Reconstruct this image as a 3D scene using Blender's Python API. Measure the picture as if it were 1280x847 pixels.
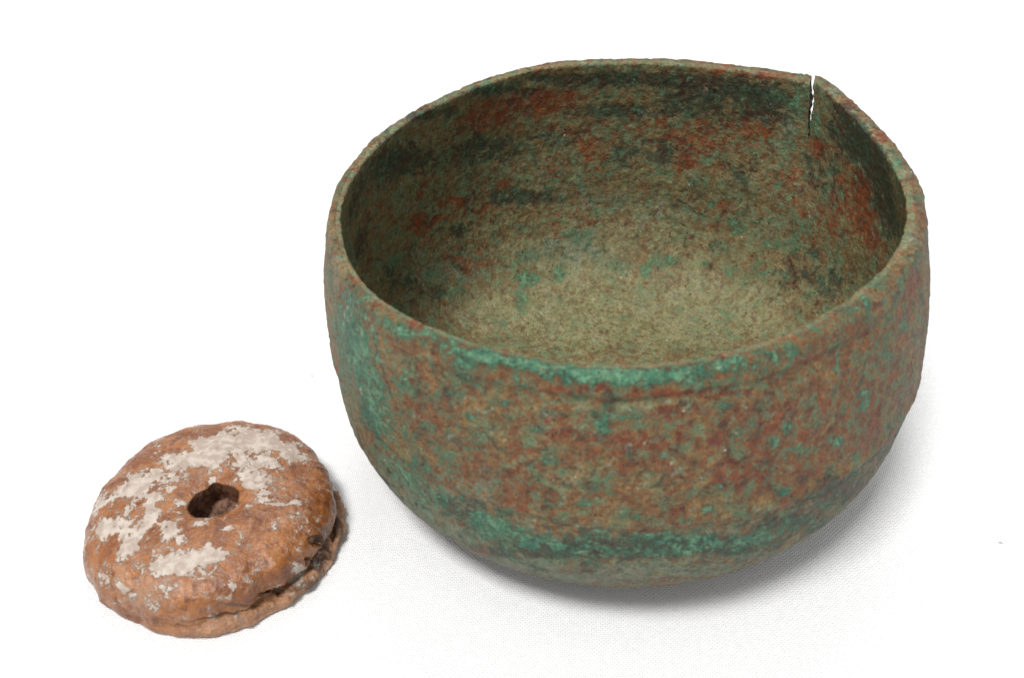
import bpy, math
import numpy as np

# ------------------------------------------------------------------ clean
for o in list(bpy.data.objects): bpy.data.objects.remove(o, do_unlink=True)
scene = bpy.context.scene
C = scene.collection

# ------------------------------------------------------------------ camera
cam_d = bpy.data.cameras.new("camera")
cam = bpy.data.objects.new("camera", cam_d); C.objects.link(cam)
cam.location = (-0.02902, -0.24517, 0.2289)
cam.rotation_euler = (math.radians(90 - 39), 0, 0)
cam_d.sensor_width = 36.0
cam_d.lens = 1373.0 / 1280.0 * 36.0
cam_d.clip_start = 0.01
cam_d.clip_end = 50.0
cam_d.dof.use_dof = True
cam_d.dof.focus_distance = 0.312
cam_d.dof.aperture_fstop = 18.0
scene.camera = cam

# ------------------------------------------------------------------ light
world = bpy.data.worlds.new("World"); scene.world = world
world.use_nodes = True
bg = world.node_tree.nodes["Background"]
bg.inputs[0].default_value = (0.985, 0.995, 1.0, 1)
bg.inputs[1].default_value = 0.66

def area(name, loc, target, size, power, col):
    d = bpy.data.lights.new(name, 'AREA'); d.shape = 'RECTANGLE'
    d.size, d.size_y = size; d.energy = power; d.color = col
    o = bpy.data.objects.new(name, d); C.objects.link(o)
    o.location = loc
    v = np.array(target, float) - np.array(loc, float)
    from mathutils import Vector
    o.rotation_euler = Vector(v).to_track_quat('-Z', 'Y').to_euler()
    return o
area("ceiling_lamp", (-0.62, -0.85, 2.2), (-0.02, 0.05, 0), (0.70, 0.50), 64.0, (1.0, 0.988, 0.965))
area("added_back_fill", (0.10, 1.70, 2.5), (0.0, 0.3, 0), (1.6, 0.5), 32.0, (1.0, 0.988, 0.965))  # fill light added behind the bowl to brighten the far cloth

vs = scene.view_settings
vs.view_transform = 'Standard'; vs.look = 'None'; vs.gamma = 1.0
vs.use_curve_mapping = False
vs.exposure = 0.0

# ------------------------------------------------------------------ noise
_rng = np.random.RandomState(7)
_perm = _rng.permutation(256).astype(np.int32); _perm = np.concatenate([_perm, _perm, _perm[:2]])
_g = _rng.normal(size=(256, 3)).astype(np.float32); _g /= np.linalg.norm(_g, axis=1)[:, None]

def perlin(P):
    P = P.astype(np.float32)
    f = np.floor(P); i = f.astype(np.int32) & 255; d = P - f
    u = d * d * d * (d * (d * 6 - 15) + 10)
    out = 0
    for a in (0, 1):
        wx = u[:, 0] if a else 1 - u[:, 0]
        pa = _perm[i[:, 0] + a]
        for b in (0, 1):
            wy = u[:, 1] if b else 1 - u[:, 1]
            pb = _perm[pa + i[:, 1] + b]
            for c in (0, 1):
                wz = u[:, 2] if c else 1 - u[:, 2]
                g = _g[_perm[pb + i[:, 2] + c] & 255]
                dot = g[:, 0] * (d[:, 0] - a) + g[:, 1] * (d[:, 1] - b) + g[:, 2] * (d[:, 2] - c)
                out = out + wx * wy * wz * dot
    return out * 1.6          # about -1..1

def fbm(P, size, octv=3, seed=0, gain=0.5):
    """P in metres, size = feature size in metres"""
    out = 0; a = 1.0; n = 0
    for k in range(octv):
        out = out + a * perlin(P / (size / 2.03 ** k) + seed * 17.31 + k * 5.7)
        n += a; a *= gain
    return out / n

def sstep(a, b, x):
    t = np.clip((x - a) / (b - a), 0, 1); return t * t * (3 - 2 * t)

# ------------------------------------------------------------------ node helpers
def lin(r, g, b):
    f = lambda c: ((c / 255) / 12.92) if c / 255 <= 0.04045 else (((c / 255) + 0.055) / 1.055) ** 2.4
    return (f(r), f(g), f(b), 1.0)

class NT:
    def __init__(s, name):
        s.m = bpy.data.materials.new(name); s.m.use_nodes = True
        s.t = s.m.node_tree; s.n = s.t.nodes; s.l = s.t.links
        s.bsdf = s.n["Principled BSDF"]; s.out = s.n["Material Output"]
        tc = s.n.new('ShaderNodeTexCoord'); s.co = tc.outputs['Object']
    def _set(s, sock, v):
        if isinstance(v, bpy.types.NodeSocket): s.l.new(v, sock)
        else: sock.default_value = v
    def noise(s, size, detail=4, rough=0.55, dist=0.0, off=0.0, co=None):
        mp = s.n.new('ShaderNodeMapping'); s._set(mp.inputs[0], co or s.co)
        mp.inputs['Location'].default_value = (off, off * 1.7, -off)
        nd = s.n.new('ShaderNodeTexNoise'); s.l.new(mp.outputs[0], nd.inputs['Vector'])
        nd.inputs['Scale'].default_value = 1.0 / size; nd.inputs['Detail'].default_value = detail
        nd.inputs['Roughness'].default_value = rough; nd.inputs['Distortion'].default_value = dist
        return nd.outputs[0]
    def voro(s, size, feature='F1', out=0, rand=1.0, co=None):
        nd = s.n.new('ShaderNodeTexVoronoi'); nd.feature = feature
        s._set(nd.inputs['Vector'], co or s.co); nd.inputs['Scale'].default_value = 1.0 / size
        nd.inputs['Randomness'].default_value = rand
        return nd.outputs[out]
    def attr(s, name):
        nd = s.n.new('ShaderNodeAttribute'); nd.attribute_name = name; return nd.outputs['Fac']
    def math(s, op, a, b=0.0, c=None, clamp=False):
        nd = s.n.new('ShaderNodeMath'); nd.operation = op; nd.use_clamp = clamp
        s._set(nd.inputs[0], a); s._set(nd.inputs[1], b)
        if c is not None: s._set(nd.inputs[2], c)
        return nd.outputs[0]
    def ss(s, x, a, b):
        nd = s.n.new('ShaderNodeMapRange'); nd.interpolation_type = 'SMOOTHSTEP'
        s._set(nd.inputs[0], x); nd.inputs[1].default_value = a; nd.inputs[2].default_value = b
        nd.inputs[3].default_value = 0; nd.inputs[4].default_value = 1
        return nd.outputs[0]
    def mix(s, f, a, b, mode='MIX'):
        nd = s.n.new('ShaderNodeMix'); nd.data_type = 'RGBA'; nd.blend_type = mode
        s._set(nd.inputs[0], f); s._set(nd.inputs[6], a); s._set(nd.inputs[7], b)
        return nd.outputs[2]
    def bump(s, h, strength, dist, normal=None):
        nd = s.n.new('ShaderNodeBump'); nd.inputs['Strength'].default_value = strength
        nd.inputs['Distance'].default_value = dist; s._set(nd.inputs['Height'], h)
        if normal is not None: s.l.new(normal, nd.inputs['Normal'])
        return nd.outputs[0]

def mesh_obj(name, verts, faces, mat, parent=None, normals=None, attrs=None):
    """faces: (n,4) int array, triangles as repeated last index"""
    faces = np.asarray(faces, np.int64)
    tri = faces[:, 2] == faces[:, 3]
    me = bpy.data.meshes.new(name)
    verts = np.asarray(verts, np.float32)
    me.vertices.add(len(verts)); me.vertices.foreach_set('co', verts.ravel())
    cnt = np.where(tri, 3, 4)
    start = np.concatenate([[0], np.cumsum(cnt)[:-1]])
    mask = np.ones_like(faces, bool); mask[tri, 3] = False
    loops = faces[mask]
    me.loops.add(len(loops)); me.loops.foreach_set('vertex_index', loops.astype(np.int32))
    me.polygons.add(len(faces)); me.polygons.foreach_set('loop_start', start.astype(np.int32))
    me.update(calc_edges=True); me.validate()
    me.polygons.foreach_set('use_smooth', np.ones(len(me.polygons), bool))
    if attrs:
        for k, v in attrs.items():
            a = me.attributes.new(k, 'FLOAT', 'POINT'); a.data.foreach_set('value', np.asarray(v, np.float32))
    if normals is not None:
        me.normals_split_custom_set_from_vertices(np.asarray(normals, np.float32).tolist())
    me.materials.append(mat)
    o = bpy.data.objects.new(name, me); C.objects.link(o)
    if parent: o.parent = parent
    return o

def subset(verts, faces, sel, name, mat, parent, normals, attrs, origin):
    f = faces[sel]; used = np.unique(f)
    remap = np.full(len(verts), -1, np.int64); remap[used] = np.arange(len(used))
    return mesh_obj(name, verts[used] - origin, remap[f], mat, parent,
                    None if normals is None else normals[used], {k: v[used] for k, v in attrs.items()})

def grid_normals(X, wrap=True):
    if wrap:
        du = np.empty_like(X); du[1:-1] = X[2:] - X[:-2]; du[0] = X[1] - X[-2]; du[-1] = du[0]
    else:
        du = np.gradient(X, axis=0)
    dv = np.gradient(X, axis=1)
    n = np.cross(du, dv); l = np.linalg.norm(n, axis=2, keepdims=True)
    return n / np.maximum(l, 1e-12)

def paint(P, N, blobs, channel, extra=None):
    """sum of soft stains lying on the surface: centre, two tangent half-axes, weight"""
    out = np.zeros(len(P), np.float32)
    for (ch, w, c, a, b, nrm) in blobs:
        if ch != channel: continue
        a = np.array(a); b = np.array(b); c = np.array(c); nn = np.array(nrm)
        d = P - c
        R = 2.6 * max(np.linalg.norm(a), np.linalg.norm(b))
        idx = np.nonzero((np.abs(d) < R).all(1))[0]
        if not len(idx): continue
        d = d[idx]
        e1 = np.linalg.norm(a); u = a / e1
        bp = b - u * (b @ u); e2 = max(np.linalg.norm(bp), 1e-4); v = bp / e2
        q = (d @ u / e1) ** 2 + (d @ v / e2) ** 2
        facing = np.clip(N[idx] @ nn * 2.0 + 0.2, 0, 1)
        out[idx] += (w * np.exp(-q ** 1.5) * facing).astype(np.float32)
    return out

# stains: (pigment, weight, centre, half-axis, half-axis, surface normal)
BOWL_STAINS = [
('green',1,(-0.01261,-0.07451,0.08173),(0.01133,-0.00096,0.00082),(-8e-05,-0.00211,-0.00076),(-0.1,-0.33,0.94)),
('green',1,(0.00217,-0.07429,0.08176),(0.01345,0.00123,-0.00106),(-0.00015,-0.00193,-0.00071),(0.11,-0.35,0.93)),
('green',0.9,(0.0158,-0.07111,0.08165),(0.0102,0.00075,-0.00064),(-0.00021,-0.00196,-0.00073),(0.08,-0.35,0.93)),
('green',0.8,(0.02652,-0.06701,0.08171),(0.00802,0.00125,-0.00103),(-0.00028,-0.00206,-0.00068),(0.17,-0.33,0.93)),
('dark',0.7,(0.0255,-0.06843,0.08114),(0.0072,0.00141,-0.00118),(-3e-05,-0.00061,-0.00058),(0.25,-0.67,0.7)),
('green',0.7,(0.03455,-0.06245,0.08171),(0.00518,0.00105,-0.00085),(-0.00027,-0.00174,-0.00056),(0.22,-0.33,0.92)),
('green',1,(0.04573,-0.05132,0.08184),(0.00553,-0.00032,0.00025),(-0.00077,-0.00343,-0.00026),(-0.05,-0.06,1.0)),
('pale',0.5,(0.04586,-0.05075,0.08185),(0.00294,-0.00063,0.00048),(-0.00055,-0.0023,-2e-05),(-0.15,0.03,0.99)),
('green',0.7,(-0.02653,-0.07107,0.08183),(0.00583,0.00044,-0.00037),(-2e-05,-0.00225,-0.00026),(0.07,-0.12,0.99)),
('green',0.9,(-0.0374,-0.06807,0.08193),(0.00755,-0.00166,0.00138),(4e-05,-0.00232,-0.00111),(-0.25,-0.42,0.87)),
('green',0.7,(-0.04514,-0.06426,0.08207),(0.00513,-0.00069,0.00056),(7e-05,-0.00211,-0.0009),(-0.15,-0.39,0.91)),
('green',0.6,(-0.05508,-0.05778,0.08129),(0.00376,-0.00235,0.00185),(5e-05,-0.00166,-0.00134),(-0.61,-0.51,0.6)),
('red',1.2,(-0.04975,-0.05882,0.08211),(0.00171,0.00013,-0.0001),(0.00016,-0.00233,9e-05),(0.06,0.04,1.0)),
('red',0.9,(-0.05327,-0.06051,0.07903),(0.00152,-0.00105,0.00085),(-5e-05,-0.00049,-0.00139),(-0.65,-0.71,0.27)),
('red',0.8,(-0.04253,-0.0659,0.08189),(0.00171,-0.00033,0.00027),(2e-05,-0.00083,-0.00041),(-0.22,-0.44,0.87)),
('green',0.6,(-0.06812,-0.04417,0.06698),(0.00491,-0.00862,0.00694),(-0.00185,0.0021,-0.01686),(-0.88,-0.47,0.04)),
('grey',0.9,(-0.06663,-0.04766,0.06255),(0.00648,-0.01068,0.009),(-0.00219,0.00211,-0.02128),(-0.87,-0.49,0.04)),
('green',0.7,(-0.06334,-0.05265,0.0619),(0.00407,-0.00456,0.00396),(-0.00101,-0.00036,-0.01232),(-0.78,-0.62,0.08)),
('green',1.1,(-0.06234,-0.05381,0.04981),(0.0035,-0.00406,0.0038),(-0.00056,0.00018,-0.00678),(-0.78,-0.63,0.05)),
('dark',0.7,(-0.06388,-0.05175,0.04524),(0.00248,-0.00319,0.00303),(-0.00055,0.00057,-0.00595),(-0.8,-0.6,0.02)),
('pale',1,(-0.06116,-0.05258,0.07719),(0.00109,-0.00122,0.00096),(-0.00019,-0.00046,-0.00284),(-0.79,-0.59,0.15)),
('pale',0.9,(-0.06779,-0.04413,0.07054),(0.0013,-0.00193,0.00152),(-0.00027,-0.00039,-0.00327),(-0.87,-0.48,0.13)),
('pale',0.6,(-0.06608,-0.04888,0.05662),(0.00205,-0.0029,0.00255),(-0.00068,0.00058,-0.00694),(-0.83,-0.55,0.04)),
('pale',0.6,(-0.06745,-0.04297,0.07551),(0.00201,-0.00289,0.00219),(-0.00016,-0.00054,-0.00238),(-0.86,-0.47,0.17)),
('grey',0.5,(-0.07019,-0.03448,0.0808),(0.00228,-0.00219,0.00154),(0.00071,-0.00824,-0.00318),(-0.72,-0.3,0.63)),
('green',1,(-0.03458,-0.07453,0.03554),(0.00556,-0.0031,0.00351),(-5e-05,0.00019,-0.00356),(-0.47,-0.88,-0.04)),
('green',1.1,(-0.0281,-0.07719,0.03444),(0.00866,-0.00321,0.00371),(1e-05,0.00043,-0.00415),(-0.31,-0.95,-0.1)),
('green',0.9,(-0.03641,-0.0737,0.03736),(0.00263,-0.00137,0.00153),(-4e-05,8e-05,-0.00229),(-0.45,-0.89,-0.02)),
('green',0.6,(-0.01809,-0.08043,0.0349),(0.0088,-0.00255,0.00301),(8e-05,0.00017,-0.00271),(-0.26,-0.96,-0.07)),
('green',0.8,(0.0073,-0.08187,0.03439),(0.00945,0.00132,-0.00157),(0.00023,0.00022,-0.00221),(0.12,-0.99,-0.08)),
('green',0.6,(-0.00043,-0.08245,0.03999),(0.01243,-0.00033,0.00038),(0.00015,-4e-05,-0.00212),(-0.03,-1.0,0.02)),
('green',0.8,(0.01836,-0.07993,0.03542),(0.01212,0.00337,-0.00395),(0.00036,0.00032,-0.0026),(0.24,-0.97,-0.09)),
('green',0.8,(0.0293,-0.07609,0.03373),(0.00656,0.00265,-0.00306),(0.00055,0.00041,-0.00328),(0.35,-0.93,-0.06)),
('green',0.5,(0.03898,-0.07114,0.0317),(0.01107,0.00809,-0.00917),(0.00077,0.001,-0.00341),(0.51,-0.85,-0.14)),
('green',1.3,(-0.03763,-0.07193,0.06724),(0.00158,-0.00068,0.00063),(-1e-05,-0.00013,-0.00082),(-0.44,-0.88,0.15)),
('green',1.3,(-0.03071,-0.07351,0.07217),(0.0022,-0.00063,0.00058),(-0.0,-0.00019,-0.00097),(-0.32,-0.93,0.19)),
('green',1.1,(-0.00983,-0.07831,0.07091),(0.00199,-8e-05,8e-05),(0.00012,-0.00083,-0.00337),(-0.05,-0.97,0.24)),
('dark',0.7,(-0.00945,-0.07874,0.06948),(0.0015,-6e-05,6e-05),(0.0001,-0.00065,-0.00262),(-0.05,-0.97,0.24)),
('green',1,(-0.019,-0.07687,0.07253),(0.00412,-0.00066,0.00061),(2e-05,-0.00023,-0.00092),(-0.19,-0.95,0.24)),
('green',0.7,(-0.00405,-0.07819,0.07194),(0.00337,0.00026,-0.00024),(8e-05,-0.00051,-0.00181),(0.09,-0.96,0.27)),
('green',0.6,(-0.02395,-0.07667,0.0682),(0.00234,-0.00058,0.00055),(1e-05,-0.00021,-0.0012),(-0.27,-0.95,0.17)),
('green',1.1,(0.01643,-0.07449,0.07238),(0.00181,0.00044,-0.00041),(7e-05,-0.00037,-0.00103),(0.3,-0.89,0.34)),
('green',1.1,(0.03103,-0.07167,0.06343),(0.00159,0.00057,-0.00054),(0.00019,-0.00056,-0.00187),(0.41,-0.86,0.3)),
('green',0.9,(0.02745,-0.07416,0.06102),(0.00233,0.00073,-0.00072),(0.00016,-0.00028,-0.00142),(0.35,-0.91,0.22)),
('green',1,(0.04481,-0.06629,0.05405),(0.00259,0.00141,-0.00138),(0.00022,-0.0005,-0.00179),(0.57,-0.77,0.29)),
('green',1.1,(0.03206,-0.07514,0.04695),(0.00207,0.00074,-0.00079),(0.0002,-0.00012,-0.00144),(0.38,-0.92,0.13)),
('green',1.2,(0.01411,-0.08074,0.04783),(0.00184,0.00028,-0.00031),(0.00014,-0.00014,-0.0014),(0.17,-0.98,0.11)),
('green',0.8,(0.00979,-0.0821,0.04544),(0.00253,0.00024,-0.00027),(7e-05,-0.00028,-0.001),(0.12,-0.95,0.27)),
('green',0.7,(-0.0124,-0.08177,0.04897),(0.00346,-0.00035,0.00039),(0.0001,-0.00017,-0.0024),(-0.11,-0.99,0.07)),
('green',0.7,(-0.02046,-0.07878,0.06077),(0.00203,-0.0004,0.0004),(3e-05,-0.00029,-0.00165),(-0.22,-0.96,0.17)),
('green',0.6,(0.00146,-0.08008,0.06329),(0.00243,0.00027,-0.00027),(9e-05,-0.00037,-0.00154),(0.14,-0.96,0.24)),
('green',0.6,(-0.0085,-0.0812,0.05839),(0.00306,-0.00012,0.00013),(7e-05,-0.0003,-0.00165),(-0.05,-0.98,0.18)),
('green',0.7,(0.05131,-0.05916,0.0603),(0.00256,0.00167,-0.00151),(0.00056,-0.00102,-0.00403),(0.63,-0.73,0.27)),
('green',0.6,(0.05743,-0.05081,0.06761),(0.00279,0.0021,-0.00174),(0.00066,-0.00202,-0.00555),(0.69,-0.65,0.32)),
('green',0.6,(0.06248,-0.04315,0.07095),(0.00241,0.002,-0.00156),(0.00061,-0.00221,-0.00543),(0.72,-0.61,0.33)),
('green',0.6,(0.05386,-0.04573,0.08212),(0.0027,0.00042,-0.00031),(-0.00077,-0.00342,-0.00058),(0.14,-0.2,0.97)),
('green',0.6,(0.03563,-0.06825,0.06618),(0.00287,0.00111,-0.00102),(0.00016,-0.00045,-0.00149),(0.44,-0.85,0.3)),
('tan',1,(0.02415,-0.07855,0.04145),(0.01188,0.00518,-0.00583),(0.00016,0.00017,-0.001),(0.35,-0.93,-0.1)),
('tan',0.9,(0.00448,-0.08272,0.04483),(0.01088,0.00111,-0.00126),(8e-05,7e-05,-0.00087),(0.09,-0.99,-0.07)),
('tan',0.7,(-0.00777,-0.0826,0.04337),(0.0069,-0.00105,0.0012),(7e-05,0.00021,-0.00104),(-0.11,-0.97,-0.21)),
('red',1.1,(-0.01913,-0.0759,0.07836),(0.00971,-0.00152,0.00135),(2e-05,-0.00023,-0.0009),(-0.18,-0.95,0.24)),
('red',1,(0.00571,-0.07583,0.07719),(0.02126,0.00438,-0.00392),(7e-05,-0.00017,-0.00096),(0.23,-0.96,0.18)),
('red',0.9,(0.03223,-0.06625,0.07865),(0.00895,0.00336,-0.00282),(7e-05,-0.00032,-0.00084),(0.42,-0.83,0.36)),
('red',0.45,(-0.00228,-0.07856,0.07),(0.01531,0.00107,-0.00102),(0.00027,-0.00152,-0.00552),(0.09,-0.96,0.27)),
('red',0.5,(0.01548,-0.0778,0.0622),(0.01647,0.00299,-0.00298),(0.00078,-0.00201,-0.009),(0.21,-0.95,0.23)),
('red',0.5,(0.03682,-0.07058,0.05627),(0.01377,0.00706,-0.00699),(0.00186,-0.00197,-0.01341),(0.52,-0.83,0.19)),
('red',0.5,(-0.02051,-0.07819,0.06379),(0.01001,-0.00176,0.00174),(0.00012,-0.00091,-0.00634),(-0.19,-0.97,0.14)),
('red',0.5,(0.05607,-0.05437,0.06095),(0.00709,0.00525,-0.00462),(0.00216,-0.00471,-0.01605),(0.68,-0.67,0.29)),
('red',0.4,(-0.03254,-0.0756,0.05383),(0.00699,-0.00264,0.00273),(-5e-05,-0.00052,-0.00583),(-0.38,-0.92,0.09)),
('red',0.9,(-0.02938,-0.07756,0.04512),(0.00444,-0.00151,0.00165),(-0.0,-0.00011,-0.00226),(-0.34,-0.94,0.05)),
('red',0.8,(-0.00715,-0.07956,0.06632),(0.00418,-0.00016,0.00016),(9e-05,-0.00039,-0.00198),(-0.04,-0.98,0.19)),
('red',1,(0.00692,-0.08197,0.0479),(0.00217,0.00029,-0.00032),(0.00011,-0.00018,-0.00136),(0.15,-0.98,0.14)),
('red',0.7,(0.00601,-0.07676,0.07288),(0.00862,0.00107,-0.00099),(0.0001,-0.00059,-0.00173),(0.15,-0.93,0.33)),
('red',0.6,(0.02584,-0.07264,0.0679),(0.00791,0.00294,-0.00274),(0.00024,-0.00087,-0.00271),(0.42,-0.85,0.31)),
('red',0.5,(0.03729,-0.06628,0.06911),(0.00838,0.00341,-0.00304),(0.00046,-0.00151,-0.00453),(0.45,-0.83,0.32)),
('red',0.4,(-0.03869,-0.0726,0.05826),(0.00708,-0.00279,0.00276),(-8e-05,-0.00022,-0.0035),(-0.39,-0.92,0.07)),
('red',0.6,(0.06501,-0.037,0.07569),(0.00315,0.00275,-0.00202),(0.00042,-0.00502,-0.00802),(0.74,-0.56,0.39)),
('red',0.5,(0.01796,-0.07883,0.05468),(0.01126,0.00239,-0.0025),(0.00039,-0.00084,-0.00416),(0.25,-0.94,0.21)),
('tan',0.5,(-0.00835,-0.08159,0.0551),(0.01875,-0.0008,0.00085),(0.00034,-0.00115,-0.00764),(-0.05,-0.99,0.15)),
('tan',0.4,(-0.02233,-0.07574,0.07308),(0.01302,-0.00306,0.00282),(3e-05,-0.00063,-0.00216),(-0.27,-0.92,0.27)),
('tan',0.5,(0.00083,-0.07675,0.07513),(0.01009,0.00059,-0.00054),(6e-05,-0.00047,-0.00137),(0.07,-0.94,0.33)),
('tan',0.35,(-0.03248,-0.07487,0.06172),(0.01023,-0.00364,0.00357),(-4e-05,-0.00067,-0.00545),(-0.37,-0.92,0.12)),
('tan',0.3,(0.03395,-0.07026,0.06329),(0.01263,0.00508,-0.00481),(0.00081,-0.00164,-0.00696),(0.44,-0.86,0.25)),
('purple',1.3,(0.014,-0.07759,0.06487),(0.00269,0.00051,-0.0005),(0.00011,-0.00052,-0.00162),(0.23,-0.92,0.31)),
('purple',0.8,(0.0556,-0.05891,0.04867),(0.00441,0.00338,-0.00327),(0.00128,-0.00018,-0.00644),(0.67,-0.73,0.15)),
('purple',0.4,(-0.00705,-0.08167,0.03135),(0.01088,-0.00055,0.00066),(0.00019,0.00025,-0.00314),(-0.05,-1.0,-0.08)),
('purple',0.8,(-0.02902,-0.07719,0.0517),(0.00176,-0.00065,0.00069),(0.0,-0.0001,-0.00117),(-0.37,-0.92,0.08)),
('grey',1.1,(-0.05144,-0.0627,0.02883),(0.01052,-0.01104,0.01211),(-0.00046,0.00148,-0.00688),(-0.65,-0.75,-0.12)),
('grey',0.6,(-0.06098,-0.05297,0.03047),(0.00733,-0.0099,0.01022),(-0.00108,0.00261,-0.01154),(-0.76,-0.64,-0.07)),
('grey',1.3,(-0.04153,-0.06937,0.02597),(0.00977,-0.00871,0.01005),(-0.00016,0.00106,-0.00415),(-0.54,-0.82,-0.19)),
('grey',1.3,(-0.02902,-0.07386,0.02044),(0.01106,-0.00732,0.00891),(0.0,0.00167,-0.00474),(-0.34,-0.89,-0.31)),
('grey',1.2,(-0.01017,-0.07946,0.02231),(0.01424,-0.00411,0.00513),(0.00031,0.00165,-0.00475),(-0.15,-0.93,-0.33)),
('grey',0.8,(0.01412,-0.07946,0.02437),(0.01693,0.00548,-0.00677),(0.00056,0.00119,-0.00383),(0.2,-0.94,-0.26)),
('grey',0.9,(0.03009,-0.0743,0.02392),(0.01268,0.00782,-0.00938),(0.00047,0.00075,-0.00237),(0.4,-0.89,-0.2)),
('tan',0.7,(0.01573,-0.07959,0.02655),(0.01224,0.0031,-0.00379),(0.00039,0.00062,-0.0028),(0.19,-0.96,-0.19)),
('grey',0.5,(-0.03617,-0.0743,0.04994),(0.0089,-0.00366,0.00383),(-0.00011,-0.00013,-0.00638),(-0.39,-0.92,0.03)),
('grey',0.5,(-0.04377,-0.07004,0.04283),(0.00761,-0.00546,0.0058),(-0.00031,0.00075,-0.0076),(-0.55,-0.83,-0.06)),
('dark',0.4,(-0.04404,-0.06924,0.03654),(0.00582,-0.00343,0.00375),(-0.00017,0.00016,-0.00435),(-0.5,-0.87,-0.01)),
('dark',0.6,(0.029,-0.0759,0.02957),(0.02713,0.00983,-0.01157),(0.00062,0.00039,-0.00391),(0.32,-0.95,-0.04)),
('dark',0.7,(0.05242,-0.062,0.03205),(0.0133,0.01138,-0.01223),(0.00206,0.00237,-0.00775),(0.6,-0.79,-0.08)),
('dark',0.5,(0.06546,-0.04794,0.03387),(0.00561,0.00566,-0.00559),(0.00242,0.00116,-0.0098),(0.76,-0.64,0.11)),
('dark',0.6,(-0.0618,-0.04932,0.02378),(0.00314,-0.0044,0.0046),(-0.00055,0.00171,-0.00538),(-0.73,-0.67,-0.14)),
('dark',0.4,(-0.01802,-0.0803,0.03253),(0.01063,-0.0028,0.00333),(8e-05,0.00028,-0.00258),(-0.22,-0.97,-0.11)),
('dark',1,(0.00678,-0.07584,0.07475),(0.00137,0.00015,-0.00014),(3e-05,-0.00026,-0.00066),(0.14,-0.92,0.37)),
('dark',0.5,(0.04365,-0.06929,0.04469),(0.00924,0.00413,-0.00433),(0.00046,-0.00027,-0.0029),(0.46,-0.87,0.16)),
('green',0.5,(0.0475,-0.06592,0.03291),(0.01252,0.01036,-0.01133),(0.00116,0.0015,-0.00449),(0.56,-0.82,-0.13)),
('grey',0.6,(-0.06594,0.01983,0.08235),(0.00791,0.00726,-0.00401),(0.00038,-0.00812,-0.00518),(0.67,-0.38,0.64)),
('grey',0.6,(-0.06055,0.03391,0.08217),(0.00637,0.00433,-0.00228),(0.0002,-0.00349,-0.00114),(0.47,-0.25,0.85)),
('tan',0.7,(-0.06965,0.01377,0.08209),(0.00286,0.00091,-0.00052),(0.00068,-0.00765,-0.00163),(0.23,-0.18,0.96)),
('grey',0.9,(-0.07379,0.00687,0.05173),(0.00111,0.00668,-0.0047),(-0.00051,-0.00069,-0.00642),(0.98,-0.2,-0.06)),
('tan',0.7,(-0.07207,-0.02612,0.08193),(0.00173,-0.00108,0.00072),(0.00061,-0.0055,-0.00084),(-0.47,-0.18,0.86)),
('grey',0.8,(-0.05936,-0.04897,0.08184),(0.0025,-0.0,0.0),(0.00035,-0.00381,-0.00023),(-0.0,-0.06,1.0)),
('green',0.6,(-0.02902,0.06289,0.08167),(0.00733,0.00304,-0.00145),(0.0,-0.00082,-0.00117),(0.41,-0.75,0.52)),
('grey',0.7,(-0.00932,0.07117,0.08222),(0.01715,-0.00075,0.00035),(-6e-05,-0.0017,-0.00053),(-0.03,-0.29,0.96)),
('green',0.5,(0.01059,0.07311,0.08186),(0.01495,0.00057,-0.00026),(-0.00014,-0.00174,-0.00025),(0.02,-0.14,0.99)),
('red',1,(0.03567,0.06686,0.08162),(0.00514,-0.00105,0.00049),(4e-05,-0.00074,-0.00122),(-0.22,-0.84,0.5)),
('red',0.9,(0.04841,0.06318,0.08179),(0.01017,-0.00251,0.0012),(-4e-05,-0.00091,-0.00087),(-0.25,-0.66,0.71)),
('grey',0.6,(0.02509,0.07046,0.08203),(0.00963,-0.00105,0.00049),(-0.00012,-0.0013,-0.00044),(-0.08,-0.32,0.95)),
('red',0.9,(0.06828,0.04315,0.08191),(0.00372,-0.00122,0.00062),(-0.00074,-0.00347,-0.00049),(-0.2,-0.1,0.98)),
('grey',0.9,(0.06642,0.05248,0.08232),(0.00294,0.00034,-0.00017),(-0.00083,-0.00378,-0.00017),(0.06,-0.06,1.0)),
('grey',0.8,(0.07026,0.03441,0.0819),(0.00248,-0.00063,0.00033),(-0.00075,-0.00324,-0.00028),(-0.15,-0.05,0.99)),
('red',0.8,(0.07237,0.02517,0.08188),(0.00285,-0.00061,0.00033),(-0.00091,-0.0038,-0.00038),(-0.13,-0.07,0.99)),
('green',0.8,(0.07317,0.01194,0.08192),(0.00124,-8e-05,5e-05),(-0.00099,-0.00409,-0.00054),(-0.05,-0.12,0.99)),
('grey',0.8,(0.0745,0.00541,0.08209),(0.00216,0.00017,-0.0001),(-0.00158,-0.00565,1e-05),(0.05,-0.01,1.0)),
('red',0.9,(0.07201,-0.01133,0.08206),(0.00208,0.00018,-0.00012),(-0.00229,-0.00836,-0.00047),(0.06,-0.07,1.0)),
('grey',0.9,(0.06695,-0.02485,0.08223),(0.00229,-3e-05,2e-05),(-0.0013,-0.00465,-7e-05),(-0.01,-0.01,1.0)),
('pale',0.8,(0.06695,-0.02632,0.08206),(0.00156,6e-05,-4e-05),(-0.00076,-0.00292,-0.00031),(0.03,-0.12,0.99)),
('red',0.7,(0.06176,-0.03326,0.08223),(0.00255,-0.00015,0.00011),(-0.00087,-0.00342,-0.00033),(-0.05,-0.08,1.0)),
('red',0.6,(0.04068,-0.05644,0.08178),(0.00439,9e-05,-7e-05),(-0.00039,-0.00194,-0.00024),(0.02,-0.13,0.99)),
('red',1.3,(-0.02401,0.06792,0.06928),(0.01677,0.00728,-0.00371),(6e-05,0.00087,-0.00517),(0.37,-0.92,-0.15)),
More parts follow.
